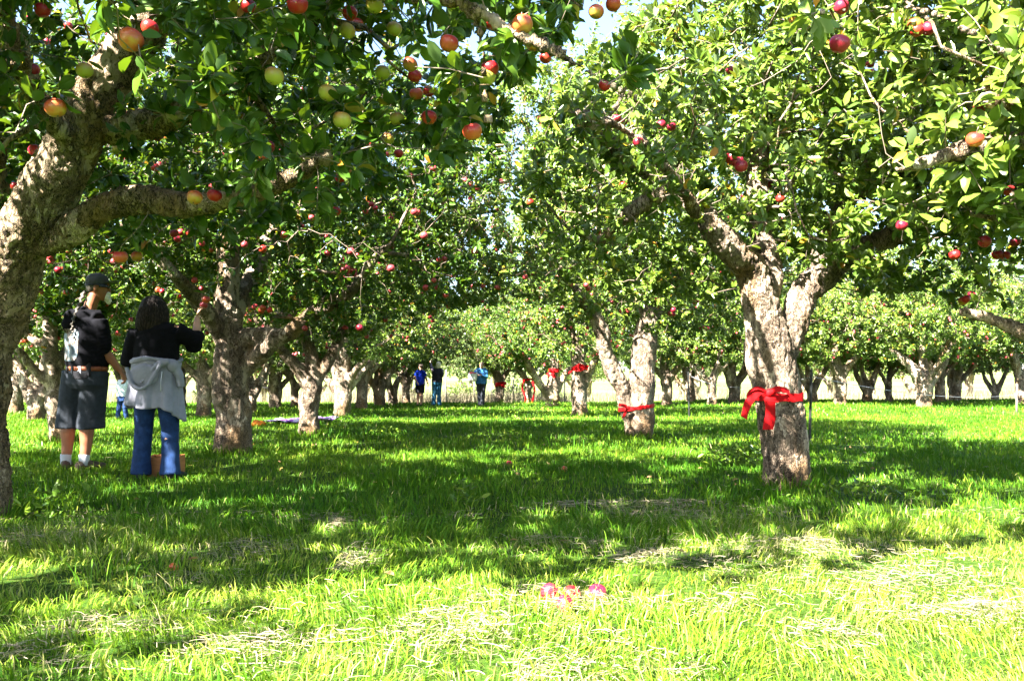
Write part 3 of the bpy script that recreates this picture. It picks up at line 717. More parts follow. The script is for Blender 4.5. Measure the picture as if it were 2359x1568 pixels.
def keepL(p):
    px, py = proj(p)
    lim = poly(px, [(-900, 900), (-100, 640), (100, 560), (420, 540), (620, 500), (800, 460), (930, 400), (1080, 330), (1200, 300), (1300, 260), (1420, 230), (1520, 130), (1600, -20), (1700, -2000), (4000, -2000)])
    n = np.array([(45, 600), (175, 350), (310, 130)], float)
    on = np.zeros(len(p), bool)
    for a, b in (((-40, 1000), (-20, 720)), ((-20, 720), (110, 480)), ((110, 480), (310, 130)), ((110, 570), (330, 460))):
        a = np.array(a, float); b = np.array(b, float); v = b - a; q = np.stack([px, py], 1) - a
        t = np.clip((q @ v) / (v @ v), 0, 1); d = np.linalg.norm(q - t[:, None] * v, axis=1); on |= d < 95
    block = on & (p[:, 1] < 5.6)
    cl = p[:, 1] < 1.8
    return ((py < lim + 30) & ~block & ~cl) | (cl & (p[:, 0] < -3.0) & (p[:, 2] < 3.1))
def keepLl(p):
    px, py = proj(p); lim = poly(px, [(-900, 1400), (-100, 800), (-20, 640), (100, 600), (300, 600), (420, 560), (620, 530), (800, 490), (930, 430), (1080, 370), (1180, 500), (1240, 500), (1270, 400), (1420, 330), (1520, 330), (1600, 80), (1640, -2000), (4000, -2000)])
    return (py < lim) | (p[:, 1] < 1.0)
TL = make_tree('L', limL, 3, dict(c=(.5, -1.7, 3.05), r=(3.3, 4.2, 1.9), zmin=1.65), nb=260, nt=3500, sites=8, per=5, leafL=.079, tmpl=T_NEAR, voxel=.014, disp=.016,
               keep=lambda p: keepL(p + locL), keepleaf=lambda p: keepLl(p + locL), must=[m - locL for m in must_for('L')] + [at(*q) - locL for q in ((1175, 400, 3.05), (1205, 375, 3.0), (1150, 385, 3.05), (1190, 430, 3.02), (1140, 300, 3.0), (1215, 330, 3.05), (1480, 250, 2.95), (1520, 185, 2.95), (1440, 240, 3.0), (1400, 130, 2.95), (1300, 170, 3.0), (1330, 90, 2.9), (1470, 120, 3.0), (1250, 60, 2.9))], sprouts=30, clump=.06, barkfreq=16, key_knots=False, base=locL, heroes=HERO)
place_tree('L', TL, locL, 'nearest apple tree at left with thick leaning scaly limb and overhanging fruit', mats=(BARKF, LEAF))

# ---- right foreground tree with the big ribbon bow
locR = gbase(1810, 6.72)
limR = [L4(locR, [(1811, 1150, 6.72, 108), (1811, 1110, 6.72, 102), (1808, 1050, 6.72, 104), (1800, 990, 6.72, 112), (1796, 930, 6.72, 100), (1788, 870, 6.72, 104), (1775, 810, 6.72, 112), (1755, 740, 6.7, 88), (1740, 680, 6.7, 74), (1725, 630, 6.7, 70), (1690, 590, 6.6, 66), (1650, 540, 6.5, 56), (1600, 480, 6.5, 48), (1530, 420, 6.4, 42), (1440, 360, 6.2, 36), (1370, 300, 6.0, 28), (1300, 250, 5.6, 22)]),
        L4(locR, [(1790, 840, 6.72, 70), (1815, 770, 6.75, 62), (1840, 710, 6.8, 60), (1855, 670, 6.85, 60), (1885, 640, 6.9, 64), (1930, 600, 6.9, 62), (2010, 560, 6.8, 50), (2100, 520, 6.6, 40), (2180, 470, 6.4, 30)]),
        L4(locR, [(1755, 720, 6.7, 60), (1770, 640, 6.9, 58), (1760, 560, 7.0, 50), (1740, 440, 7.1, 42), (1760, 300, 7.2, 36), (1780, 150, 7.2, 28)]),
        L4(locR, [(1890, 650, 6.9, 50), (1900, 560, 7.1, 48), (1960, 450, 7.2, 40), (2030, 420, 7.0, 34), (2090, 400, 6.8, 30), (2140, 470, 6.6, 18)]),
        L4(locR, [(1600, 490, 6.2, 30), (1560, 420, 5.8, 20), (1480, 330, 5.4, 16), (1400, 280, 5.2, 14), (1330, 262, 5.1, 14)]),
        L4(locR, [(2090, 400, 6.8, 26), (2000, 380, 6.4, 22), (1900, 375, 6.0, 18), (1840, 400, 5.8, 14), (1800, 450, 5.7, 8)]),
        L4(locR, [(1530, 440, 6.0, 34), (1440, 500, 6.1, 28), (1380, 560, 6.2, 20)])]
def keepR(p):
    px, py = proj(p)
    lim = poly(px, [(800, 250), (1000, 300), (1130, 380), (1280, 620), (1400, 660), (1600, 660), (1690, 625), (1750, 600), (1950, 610), (2000, 700), (2400, 720)])
    up = poly(px, [(900, 700), (1100, 520), (1240, 280), (1320, 150), (1430, 50), (1520, 30), (1590, -60), (1700, -300), (2400, -900)])
    return (py < lim) & (py > up) | (p[:, 1] > 7.4) & (py < lim + 60) & (py > up + 60)
TR = make_tree('R', limR, 5, dict(c=(.2, .2, 3.05), r=(3.4, 3.1, 2.15), zmin=1.5), nb=240, nt=3700, sites=8, per=5, leafL=.072, tmpl=T_MID, voxel=.0125, disp=.013,
               keep=lambda p: keepR(p + locR), must=[m - locR for m in must_for('R')], sprouts=90, clump=-.02, barkfreq=14, spurs=420, base=locR, heroes=HERO)
place_tree('R', TR, locR, 'forked apple tree at right with a big red bow tied round its trunk', mats=(BARK, LEAFP))

# ---- tree out of frame at the right whose limbs reach in
locZ = np.array([4.15, 4.9, 0.0])
limZ = [np.array([[0, 0, -.1, .2], [0, 0, .6, .17], [-.05, 0, 1.2, .15], [-.1, -.1, 1.8, .1], [0, -.2, 2.6, .07], [.1, -.2, 3.4, .04]]),
        L4(locZ, [(2600, 330, 4.6, 80), (2480, 320, 4.2, 56), (2358, 325, 3.9, 44), (2270, 335, 3.8, 40), (2220, 345, 3.75, 28), (2130, 375, 3.7, 14), (2040, 400, 3.7, 8)]),
        L4(locZ, [(2600, 200, 4.4, 70), (2450, 235, 4.0, 50), (2358, 242, 3.8, 40), (2290, 235, 3.75, 36), (2278, 200, 3.7, 16), (2260, 150, 3.6, 8)]),
        L4(locZ, [(2700, 940, 4.9, 90), (2560, 840, 5.0, 56), (2460, 790, 5.1, 40), (2358, 765, 5.2, 36), (2280, 735, 5.3, 30), (2210, 715, 5.3, 20)]),
        L4(locZ, [(2600, 300, 4.4, 60), (2480, 90, 3.8, 50), (2358, 140, 3.3, 20), (2290, 110, 3.1, 14), (2150, 30, 2.9, 12), (1990, 20, 2.8, 10), (1880, 30, 2.9, 7)]),
        L4(locZ, [(2500, 550, 4.6, 60), (2400, 420, 4.4, 30), (2330, 450, 4.4, 24), (2290, 500, 4.4, 20)])]
def keepZ(p):
    px, py = proj(p)
    lim = poly(px, [(1700, -900), (1800, 60), (1900, 230), (2000, 330), (2100, 430), (2200, 560), (2280, 640), (2358, 700), (2500, 800), (4000, 900)])
    near = (p[:, 1] > 2.3)
    return (py < lim) & near & (px > 1780)
TZ = make_tree('Z', limZ, 8, dict(c=(-.3, -.6, 2.9), r=(2.7, 2.6, 1.9), zmin=1.5), nb=150, nt=1700, sites=6, per=5, leafL=.088, tmpl=T_NEAR, voxel=.018, disp=.010,
               keep=lambda p: keepZ(p + locZ), must=[m - locZ for m in must_for('Z')], sprouts=10, clump=.03, base=locZ, heroes=HERO)
place_tree('Z', TZ, locZ, 'apple tree at the right edge, only its pale limbs and yellow green leaves in view', mats=(BARK, LEAFP))

# ---- left row
locM = gbase(537, 10.0)
limM = [L4(locM, [(537, 1070, 10, 84), (537, 1020, 10, 78), (536, 960, 10, 76), (534, 880, 10, 80), (536, 820, 10, 76), (530, 760, 10, 62), (524, 680, 10, 50), (522, 600, 10, 46), (540, 480, 9.9, 36), (560, 350, 9.8, 28)]),
        L4(locM, [(560, 785, 10, 50), (600, 775, 9.9, 40), (655, 770, 9.7, 36), (700, 735, 9.5, 32), (760, 700, 9.3, 28), (810, 670, 9.1, 24), (860, 600, 8.9, 20), (900, 560, 8.8, 14)]),
        L4(locM, [(560, 850, 10, 48), (595, 820, 9.9, 40), (630, 785, 9.7, 34), (640, 765, 9.7, 30)]),
        L4(locM, [(525, 790, 10, 44), (490, 740, 9.8, 36), (450, 690, 9.5, 34), (405, 640, 9.2, 26), (350, 570, 9.0, 18)]),
        L4(locM, [(535, 740, 10, 40), (570, 660, 10.3, 36), (610, 570, 10.6, 34), (650, 500, 10.9, 28), (700, 420, 11, 22)]),
        L4(locM, [(505, 930, 9.85, 30), (500, 905, 9.8, 26), (505, 890, 9.85, 20)])]
def keepM(p):
    px, py = proj(p)
    lim = poly(px, [(-500, 800), (0, 760), (200, 660), (450, 640), (500, 720), (600, 760), (900, 780), (1000, 700), (1100, 640), (1200, 560)])
    return (py < lim) & ~((np.abs(px - 530) < 50) & (py > 600) & (p[:, 1] < 10)) & ~((px > 130) & (px < 480) & (py > 600) & (p[:, 1] < 8.6))
TM = make_tree('M', limM, 11, dict(c=(.2, 0, 3.2), r=(3.1, 3.0, 2.1), zmin=1.5), nb=200, nt=2600, sites=8, per=5, leafL=.075, clump=.10, voxel=.02, disp=.014,
               keep=lambda p: keepM(p + locM), must=[m - locM for m in must_for('M')], sprouts=30, base=locM, heroes=HERO)
place_tree('M', TM, locM, 'stout grey apple tree standing to the right of the woman in black')

locS = gbase(1470, 12.9)
limS = [L4(locS, [(1470, 1040, 12.9, 68), (1470, 1000, 12.9, 64), (1468, 950, 12.9, 66), (1470, 900, 12.9, 62), (1475, 850, 12.9, 58), (1483, 790, 12.9, 56), (1488, 740, 12.9, 46), (1475, 670, 12.9, 38), (1480, 560, 12.8, 32), (1500, 430, 12.7, 24)]),
        L4(locS, [(1455, 960, 12.9, 44), (1432, 900, 12.8, 40), (1408, 850, 12.7, 36), (1392, 800, 12.6, 34), (1385, 760, 12.5, 30), (1360, 710, 12.4, 28), (1300, 640, 12.0, 22), (1240, 560, 11.6, 16)]),
        L4(locS, [(1490, 770, 12.9, 30), (1530, 690, 13.2, 26), (1580, 600, 13.5, 20), (1640, 480, 13.8, 14)])]
def keepS(p):
    px, py = proj(p); lim = poly(px, [(700, 700), (1000, 700), (1300, 700), (1350, 760), (1600, 780), (2000, 780)])
    hole = ((px - 1205) / 45) ** 2 + ((py - 490) / 42) ** 2 < 1
    gap = (py < poly(px, [(900, 500), (1060, 260), (1200, 130), (1400, 80), (1600, 60)])) 
    return (py < lim) & ~hole & ~gap & ~((px > 1370) & (px < 1510) & (py > 730) & (p[:, 1] < 12.9))
TS = make_tree('S', limS, 13, dict(c=(-.7, .2, 3.3), r=(3.9, 3.2, 2.6), zmin=1.4), nb=230, nt=3600, sites=8, per=5, leafL=.075, clump=.10, voxel=.022, disp=.014,
               keep=lambda p: keepS(p + locS), must=[m - locS for m in must_for('S')], sprouts=160, base=locS)
place_tree('S', TS, locS, 'V shaped apple tree with a narrow red ribbon, second in the right row', mats=(BARK, LEAFP))

def mid_tree(key, px, d, limpix, seed, label, rr=3.1, keep=None, nt=1700, lm=None, **k):
    loc = gbase(px, d); lim = [L4(loc, l) for l in limpix]
    T = make_tree(key, lim, seed, dict(c=(0, 0, 3.4), r=(rr, rr, 2.4), zmin=1.4), nb=140, nt=nt, sites=8, per=5, leafL=.082, clump=.12, voxel=.03, disp=.014, keep=keep, sprouts=40, base=loc, **k)
    place_tree(key, T, loc, label, mats=(BARK, lm)); return loc
mid_tree('M2', 711, 13.4, [[(711, 1025, 13.4, 50), (711, 990, 13.4, 46), (713, 940, 13.4, 44), (714, 890, 13.4, 46), (718, 850, 13.4, 34), (712, 800, 13.4, 26), (690, 720, 13.4, 22), (700, 600, 13.3, 18)],
                           [(708, 880, 13.4, 34), (680, 840, 13.3, 28), (650, 810, 13.2, 24), (620, 770, 13, 20), (570, 700, 12.8, 14)], [(725, 880, 13.4, 30), (750, 840, 13.5, 26), (775, 800, 13.6, 22), (800, 720, 13.8, 16)]], 17,
         'white sunlit trunk apple tree in front of the purple blanket', lm=LEAFP)
mid_tree('M3', 785, 20.4, [[(785, 985, 20.4, 42), (785, 950, 20.4, 38), (787, 910, 20.4, 38), (785, 880, 20.4, 36), (772, 840, 20.4, 24), (765, 800, 20.4, 18), (740, 740, 20.4, 12)],
                           [(790, 880, 20.4, 26), (795, 830, 20.4, 22), (790, 770, 20.4, 20), (795, 700, 20.4, 14)], [(797, 890, 20.4, 24), (820, 850, 20.2, 16), (845, 820, 20, 14), (850, 770, 20, 12)], [(798, 900, 20.4, 22), (830, 860, 20.6, 18), (870, 820, 20.8, 12)],
                           [(775, 900, 20.4, 20), (750, 870, 20.4, 14), (730, 850, 20.4, 10)]], 19, 'apple tree with orange brown limbs fanning out, right of the white trunk', lm=LEAFP)
mid_tree('B', 135, 12.0, [[(140, 1045, 12, 44), (138, 1000, 12, 40), (130, 940, 12, 36), (124, 880, 12, 38), (118, 800, 12, 34), (116, 720, 12, 26), (130, 600, 12, 20)],
                          [(122, 900, 12, 24), (95, 870, 11.9, 20), (65, 835, 11.8, 16), (40, 800, 11.7, 12)], [(120, 820, 12, 24), (90, 790, 12, 20), (60, 770, 12, 14)], [(128, 850, 12, 22), (170, 780, 12.3, 18), (220, 700, 12.6, 14)]], 23,
         'dark shaded apple tree directly behind the man in the cap')
mid_tree('R3', 1335, 21.8, [[(1335, 985, 21.8, 40), (1335, 950, 21.8, 37), (1333, 900, 21.8, 33), (1332, 850, 21.8, 33), (1330, 800, 21.8, 34), (1325, 740, 21.8, 22), (1330, 660, 21.8, 16)],
                            [(1345, 890, 21.8, 18), (1362, 850, 21.6, 15), (1375, 820, 21.4, 13), (1380, 780, 21.2, 10)], [(1330, 780, 21.8, 18), (1300, 720, 21.8, 14), (1270, 670, 21.8, 10)]], 29, 'apple tree with a red ribbon high on its straight trunk, third in the right row', lm=LEAFP)
mid_tree('R4', 1272, 29, [[(1272, 965, 29, 33), (1272, 935, 29, 31), (1272, 900, 29, 30), (1275, 860, 29, 22), (1277, 810, 29, 18), (1275, 760, 29, 14)],
                          [(1262, 910, 29, 20), (1240, 880, 28.8, 17), (1222, 850, 28.6, 15), (1205, 820, 28.4, 12), (1180, 800, 28, 9)], [(1282, 900, 29, 16), (1300, 865, 29, 13), (1318, 845, 29, 11)]], 31,
         'short branching apple tree with a red ribbon, fourth in the right row')

# ---- far trees: four shapes copied with their trunk and crown
def forky(spec): return [np.array(s, float) for s in spec]
VAR = [forky([[(0, 0, -.15, .2), (0, 0, .25, .19), (-.05, 0, .5, .17), (-.35, .1, .95, .12), (-.6, .1, 1.5, .09), (-.9, .2, 2.4, .05)], [(.03, 0, .4, .15), (.3, 0, .85, .12), (.6, -.1, 1.35, .09), (.9, -.2, 2.3, .05)], [(0, 0, .4, .13), (0, .2, 1, .1), (.1, .3, 1.9, .07), (0, .3, 3, .04)]]),
       forky([[(0, 0, -.15, .2), (0, 0, .4, .18), (.02, 0, .95, .19), (-.1, 0, 1.4, .13), (-.2, 0, 2.1, .09), (-.2, .1, 3.2, .05)], [(.05, 0, .85, .14), (.3, 0, 1.25, .11), (.65, .1, 1.65, .08), (1.1, .2, 2.4, .05)], [(0, 0, .8, .1), (-.4, -.2, 1.3, .08), (-1, -.5, 1.9, .05)]]),
       forky([[(0, 0, -.15, .24), (0, 0, .3, .22), (0, 0, .7, .23), (-.3, .1, 1.15, .15), (-.75, .2, 1.6, .1), (-1.3, .3, 2.3, .06)], [(.02, 0, .6, .17), (.1, .1, 1.2, .13), (.05, .1, 1.9, .1), (.1, 0, 3, .05)], [(.08, 0, .6, .17), (.5, -.1, 1.15, .12), (.8, -.1, 1.7, .09), (1.2, -.1, 2.5, .05)], [(0, 0, .6, .1), (.1, -.5, 1.2, .08), (.2, -1, 2, .05)]]),
       forky([[(0, 0, -.15, .17), (.02, 0, .4, .15), (.12, 0, .9, .14), (.3, 0, 1.5, .11), (.4, 0, 2.3, .07), (.3, 0, 3.2, .04)], [(.05, 0, .6, .11), (-.25, .1, 1, .09), (-.7, .2, 1.4, .07), (-1.2, .3, 2, .04)], [(.2, 0, 1.1, .09), (.6, -.2, 1.5, .07), (1.2, -.4, 2, .04)]])]
FV = []
for i, lim in enumerate(VAR):
    tm, cm, SP, bv = make_tree('v%d' % i, lim, 41 + i, dict(c=(0, 0, 3.1), r=(2.8, 2.8, 2.0), zmin=1.4), nb=120, nt=1450, sites=8, per=4.8, leafL=.088, voxel=.035, disp=.014, sprouts=40, clump=.12)
    r = empty('apple_tree', (0, 0, 0), '', 'apple tree')
    t = tm.build('trunk', BARK, r); c = cm.build('crown', [LEAFP, TWIG], r)
    FV.append([r, t, c, SP, False])
FAR = [  # px, d, variant, mirror, rotation, scale, label
 (85, 19.5, 0, 1, .1, .95, 'small sunlit apple tree forking like a V beside the leftmost trunk'),
 (472, 21, 1, 1, 0, .95, 'apple tree seen between the woman and the stout grey trunk'),
 (578, 25, 0, -1, .6, 1.0, 'dark many limbed apple tree just right of the stout grey trunk'),
 (636, 28, 2, 1, 1.8, .9, 'low apple tree behind the orange bag'),
 (682, 31, 3, -1, .3, .9, 'dark low apple tree at left behind the white trunk'),
 (834, 28, 1, 1, -.1, 1.0, 'apple tree with one pale limb rising right, beyond the orange brown one'),
 (876, 31.5, 2, -1, .4, .95, 'dim apple tree deep in the left row, left of the blue shirt'),
 (905, 33.5, 0, 1, 1.2, .95, 'twisting dim apple tree deep in the left row, close to the blue shirt'),
 (935, 36, 1, -1, .7, .95, 'last dim apple tree of the left row, touching the blue shirt'),
 (40, 24, 1, -1, .8, 1.0, 'apple tree at the left edge glimpsed behind the leaning limb'),
 (300, 27, 2, -1, 1.1, 1.0, 'apple tree glimpsed between the man and the woman'),
 (420, 30, 3, 1, 2.0, 1.0, 'distant apple tree peeping out beside the tied grey sweatshirt'),
 (1218, 36, 3, -1, .1, .95, 'leaning apple tree with long ribbon tails, beyond the fourth of the right row'),
 (1150, 37, 1, 1, .5, 1.0, 'apple tree right of the man in the blue jacket'),
 (1535, 30, 1, 1, -.15, 1.0, 'bright white trunk apple tree just right of the V shaped tree'),
 (1637, 29, 3, 1, .2, 1.0, 'mottled apple tree between the first thin post and the big bow'),
 (1690, 31, 2, 1, .8, .95, 'low spreading apple tree left of the big bow'),
 (1590, 34, 0, -1, 1.4, .95, 'dim apple tree behind the first thin post'),
 (1868, 31, 0, 1, .3, .95, 'dark forked apple tree behind the tall dark post'),
 (1934, 29, 1, 1, .0, 1.05, 'bright white forked apple tree right of the tall dark post'),
 (1996, 32, 0, -1, .2, .9, 'small dark apple tree between two white trunks on the right'),
 (2045, 33, 3, 1, .9, .85, 'thin leaning apple tree right of the small dark one'),
 (2126, 26.5, 2, 1, .15, 1.05, 'large pale apple tree with three raised limbs at right background'),
 (2162, 31, 1, -1, .5, 1.0, 'shaded apple tree hidden partly behind the large pale one'),
 (2198, 33, 2, -1, 1.2, 1.0, 'pale apple tree right of the shaded one in the right background'),
 (2290, 34, 0, 1, 2.2, .75, 'low bushy apple tree near the right picture edge'),
 (2352, 29, 3, -1, .3, 1.1, 'dark apple tree cut by the right picture edge')]
xs_far = [-24, -17, -10.5, -4, 2.5, 9.5, 16.5, 23.5]
PLAC = [(px, d, v, m, ro, s, lb, None) for px, d, v, m, ro, s, lb in FAR]
PLAC.append((1179 - 7.4 / 5.0 * F, 5.0, 1, 1, .9, 1.1, 'apple tree left of the picture whose shade falls on the couple', None))
for k, x in enumerate(xs_far):
    for j, yy in enumerate((44, 53, 63)):
        if j == 0 and -6 < x < 4: continue
        PLAC.append((1179 + (x + j * 1.5) / yy * F, yy + (k % 3), (k + j) % 4, 1 if k % 2 else -1, k * .7 + j, 1.1 + .1 * j,
                     ('green apple tree crown', 'hazy apple tree crown', 'faint apple tree crown')[j] + ' in the far rows beyond the grass edge', 'apple trees beyond the grass edge'))
def copy_tree(v, loc, mir, rot, s, label, group):
    r0, t0, c0, SP, used = FV[v]
    if not used: r = r0; FV[v][4] = True
    else:
        r = r0.copy(); COL.objects.link(r)
        for ch in (t0, c0):
            c = ch.copy(); COL.objects.link(c); c.parent = r
    r.location = loc; r.rotation_euler = (0, 0, rot); r.scale = (s * mir, s, s); r['label'] = label
    if group: r['group'] = group
    M = np.array([[math.cos(rot), -math.sin(rot), 0], [math.sin(rot), math.cos(rot), 0], [0, 0, 1]])
    return (SP * np.array([s * mir, s, s])) @ M.T + np.array(loc)
farsites = []
for px, d, v, m, ro, s, lb, g in PLAC:
    farsites.append((d, copy_tree(v, gbase(px, d), m, ro, s, lb, g)))

# distant wood behind the meadow: large trees of their own shape
def wood():
    rng = np.random.default_rng(5); mb = MB(); n = 0
    X = rng.uniform(-260, 260, 150); Y = rng.uniform(290, 380, 150)
    P = []; D = []
    for x, y in zip(X, Y):
        z = gz1(x, y); h = rng.uniform(8, 15); m = 420
        u = nrm(rng.normal(0, 1, (m, 3))); P.append(np.array([x, y, z + h * .55]) + u * np.array([h * .45, h * .4, h * .5]) * rng.uniform(.7, 1, (m, 1)))
        mb.add(*tube([[x, y, z - 1], [x, y, z + h * .6]], [.35, .2], 5), 1)
    P = np.concatenate(P); n = len(P)
    leaves(P, rng.normal(0, 1, (n, 3)), rng.normal(0, 1, (n, 3)), rng.uniform(1.2, 2.6, n), np.clip(rng.normal(.35, .2, n), 0, .9), T_MID, rng, mb, 0)
    tag(mb.build('distant_wood', [LEAF, TWIG]), 'belt of green trees on the far side of the pale meadow', 'woodland', kind='stuff')
wood()
#@@APPLES
# ------------------------------------------------------------------ apples
def apple_mesh(name, m, nu=18, nv=12, r=.0375, squash=.92):
    t = np.linspace(0, math.pi, nv); 
    rr = r * np.sin(t) * (1 + .08 * np.cos(t)); z = r * squash * np.cos(t) - .011 * np.exp(-(np.sin(t) / .32) ** 2) * np.sign(np.cos(t)) * np.where(t < 1.57, 1.25, .6)
    a = np.arange(nu) * 2 * math.pi / nu
    V = np.stack([np.outer(rr, np.cos(a)) * (1 + .02 * np.cos(5 * a)), np.outer(rr, np.sin(a)) * (1 + .02 * np.cos(5 * a)), np.outer(z, np.ones(nu))], -1).reshape(-1, 3)
    i = np.arange(nv - 1)[:, None] * nu; j = np.arange(nu)[None]; j2 = (j + 1) % nu
    mb = MB().add(V, [np.stack([i + j, i + nu + j, i + nu + j2, i + j2], -1).reshape(-1, 4)], 0)
    mb.add(*tube([[0, 0, r * .6], [.002, .001, r * 1.1], [.005, .002, r * 1.5]], [.0016, .0012, .0018], 5), 1)
    if nu > 12: mb.add(*tube([[0, 0, -r * .72], [0, 0, -r * .88]], [.004, .002], 6), 1)
    o = mb.build(name, [m, TWIG]); return o
protos = []
for k in range(4):
    o = apple_mesh('apple', AP[k]); tag(o, '', 'apple'); protos.append([o, False])
def put_apple(kind, pos, s, label, group=None, tilt=.35):
    o0, used = protos[kind]
    if not used: o = o0; protos[kind][1] = True
    else: o = o0.copy(); COL.objects.link(o)
    o.location = pos; o.scale = (s, s, s); o['label'] = label
    o.rotation_euler = (RNG.normal(0, tilt), RNG.normal(0, tilt), RNG.uniform(0, 6.28))
    if group: o['group'] = group
    return o
for px, py, dia, kd, tr, lb in AL: put_apple(kd, apple_pos(px, py, dia), RNG.uniform(.95, 1.06), lb, 'apples hanging in the trees', .2)
# fallen
for px, py, kd, lb in ((1265, 1373, 3, 'pale pink fallen apple, left of the four on the sunlit grass'), (1314, 1378, 0, 'red fallen apple, middle of the four on the sunlit grass'),
                       (1300, 1399, 3, 'half sunk crimson fallen apple, nearest of the four on the sunlit grass'), (1373, 1373, 3, 'pink fallen apple, right of the four on the sunlit grass'), (1172, 1069, 3, 'windfall apple in the sunny strip in the middle of the aisle'),
                       (1298, 1087, 1, 'pale windfall apple at the edge of shade in the middle of the aisle'), (410, 1306, 1, 'tan windfall apple in the shady grass below the woman')):
    d = F * CAMZ / (py - 888) - .02; x = (px - 1179) / F * d; put_apple(kd, (x, d, gz1(x, d) + (.012 if px < 1000 else .022)), (.6 if px < 1000 else .95), lb, 'fallen apples in the grass', 1.2)
# the many smaller ones on the nearer trees
AG = {'R': ('small red apple among the shaded leaves of the big bow tree', 36), 'M': ('small red apple in the stout grey tree beside the woman', 78), 'S': ('small red apple in the V shaped tree of the right row', 40),
      'L': ('small shaded apple high in the nearest left tree', 34), 'M2': ('tiny red apple in the tree with the white sunlit trunk', 22), 'B': ('tiny red apple in the dark tree behind the man', 12)}
for key, (lb, n) in AG.items():
    T = TREES[key]; S = T['sites'] + T['loc']; px, py = proj(S)
    k = (px > 0) & (px < 2358) & (py > 0) & (S[:, 1] > 2); S = S[k]
    # fruit shows at the crown's near and lower side
    wgt = np.exp(-(S[:, 1] - S[:, 1].min()) * .35) * np.exp(-np.maximum(0, S[:, 2] - 2.2) * .5); wgt /= wgt.sum()
    ch = RNG.choice(len(S), n, replace=False, p=wgt); ch[1::3] = ch[::3][:len(ch[1::3])]; ch[2::6] = ch[::6][:len(ch[2::6])]
    for i in ch:
        hx_, hy_ = proj(S[i]); 
        if min(math.hypot(hx_[0] - h[0], hy_[0] + 15 - h[1]) - h[2] for h in HERO) < 28: continue
        put_apple(int(RNG.choice([0, 3, 1], p=[.45, .4, .15])), S[i] + np.array([RNG.normal(0, .05), -.08 + RNG.normal(0, .03), -.08 + RNG.normal(0, .03)]), RNG.uniform(.85, 1.05), lb, 'small apples in the ' + {'R': 'big bow tree', 'M': 'stout grey tree', 'S': 'V shaped tree', 'L': 'nearest left tree', 'M2': 'white trunk tree', 'B': 'dark tree behind the man'}[key])
def rest_apples():
    pts = []
    for key in ('M2', 'M3', 'B', 'R3', 'R4', 'S', 'M'):
        T = TREES[key]; S = T['sites'] + T['loc']; S = S[S[:, 2] < 4.2]; pts.append(S[RNG.choice(len(S), 220, replace=False)])
    for d, S in farsites:
        if d < 50:
            S = S[(S[:, 2] < 3.6)]; pts.append(S[RNG.choice(len(S), 140, replace=False)])
    P = np.concatenate(pts) + np.array([-.02, -.03, -.06]); n = len(P)
    j = RNG.random(n) < .45; P[1:][j[1:]] = P[:-1][j[1:]] + RNG.normal(0, .045, (j[1:].sum(), 3))
    mb = MB(); bv, bp = ellipsoid((0, 0, 0), (.036, .036, .033), 8, 6); k = len(bv)
    V = P[:, None] + bv[None] * RNG.uniform(.85, 1.15, (n, 1, 1)); b = np.arange(n)[:, None, None] * k
    mb.add(V.reshape(-1, 3), [(b + bp[0][None]).reshape(-1, 4)], 0)
    tag(mb.build('distant_apples', plain('apple_far', (.46, .05, .06), .35, .5, 2.5, .5)), 'countless small red apples all through the farther trees', 'apples', kind='stuff')
rest_apples()

def fallen_leaves():
    rng = np.random.default_rng(9); n = 150; X, Y = gpos(n, 3.2, 13)
    Z = gz(X, Y) + .04; mb = MB(); a = rng.uniform(0, 6.28, n)
    leaves(np.stack([X, Y, Z], 1), np.stack([np.cos(a), np.sin(a), rng.normal(0, .25, n)], 1), np.array([0, 0, 1]) + rng.normal(0, .4, (n, 3)), rng.uniform(.035, .06, n), rng.random(n), T_NEAR, rng, mb, 0)
    tag(mb.build('fallen_leaves', FALL), 'scattered brown and yellow leaves lying in the grass', 'fallen leaves', kind='stuff')
fallen_leaves()
def weeds():
    rng = np.random.default_rng(19); mb = MB()
    for px, py, n, h, sp in ((1695, 1075, 260, .2, .3), (1070, 1160, 40, .16, .12), (1230, 960, 260, .4, 1.0), (900, 1000, 90, .12, .5), (1130, 1010, 90, .12, .6), (130, 1195, 60, .2, .15), (800, 985, 120, .25, .5), (2010, 1150, 80, .12, .4)):
        d = F * CAMZ / (py - 888); x = (px - 1179) / F * d
        X = x + rng.normal(0, sp * .5, n); Y = d + rng.normal(0, sp * .4, n); P = np.stack([X, Y, gz(X, Y) + rng.uniform(.02, h, n)], 1); a = rng.uniform(0, 6.28, n)
        leaves(P, np.stack([np.cos(a), np.sin(a), rng.uniform(.2, 1.2, n)], 1), np.array([-.2, -.3, .8]) + rng.normal(0, .3, (n, 3)), rng.uniform(.03, .08, n), np.clip(rng.normal(.6, .15, n), 0, .9), T_MID, rng, mb, 0)
    tag(mb.build('weeds', LEAF), 'low broad leaved weeds growing through the grass', 'weeds', kind='stuff')
weeds()
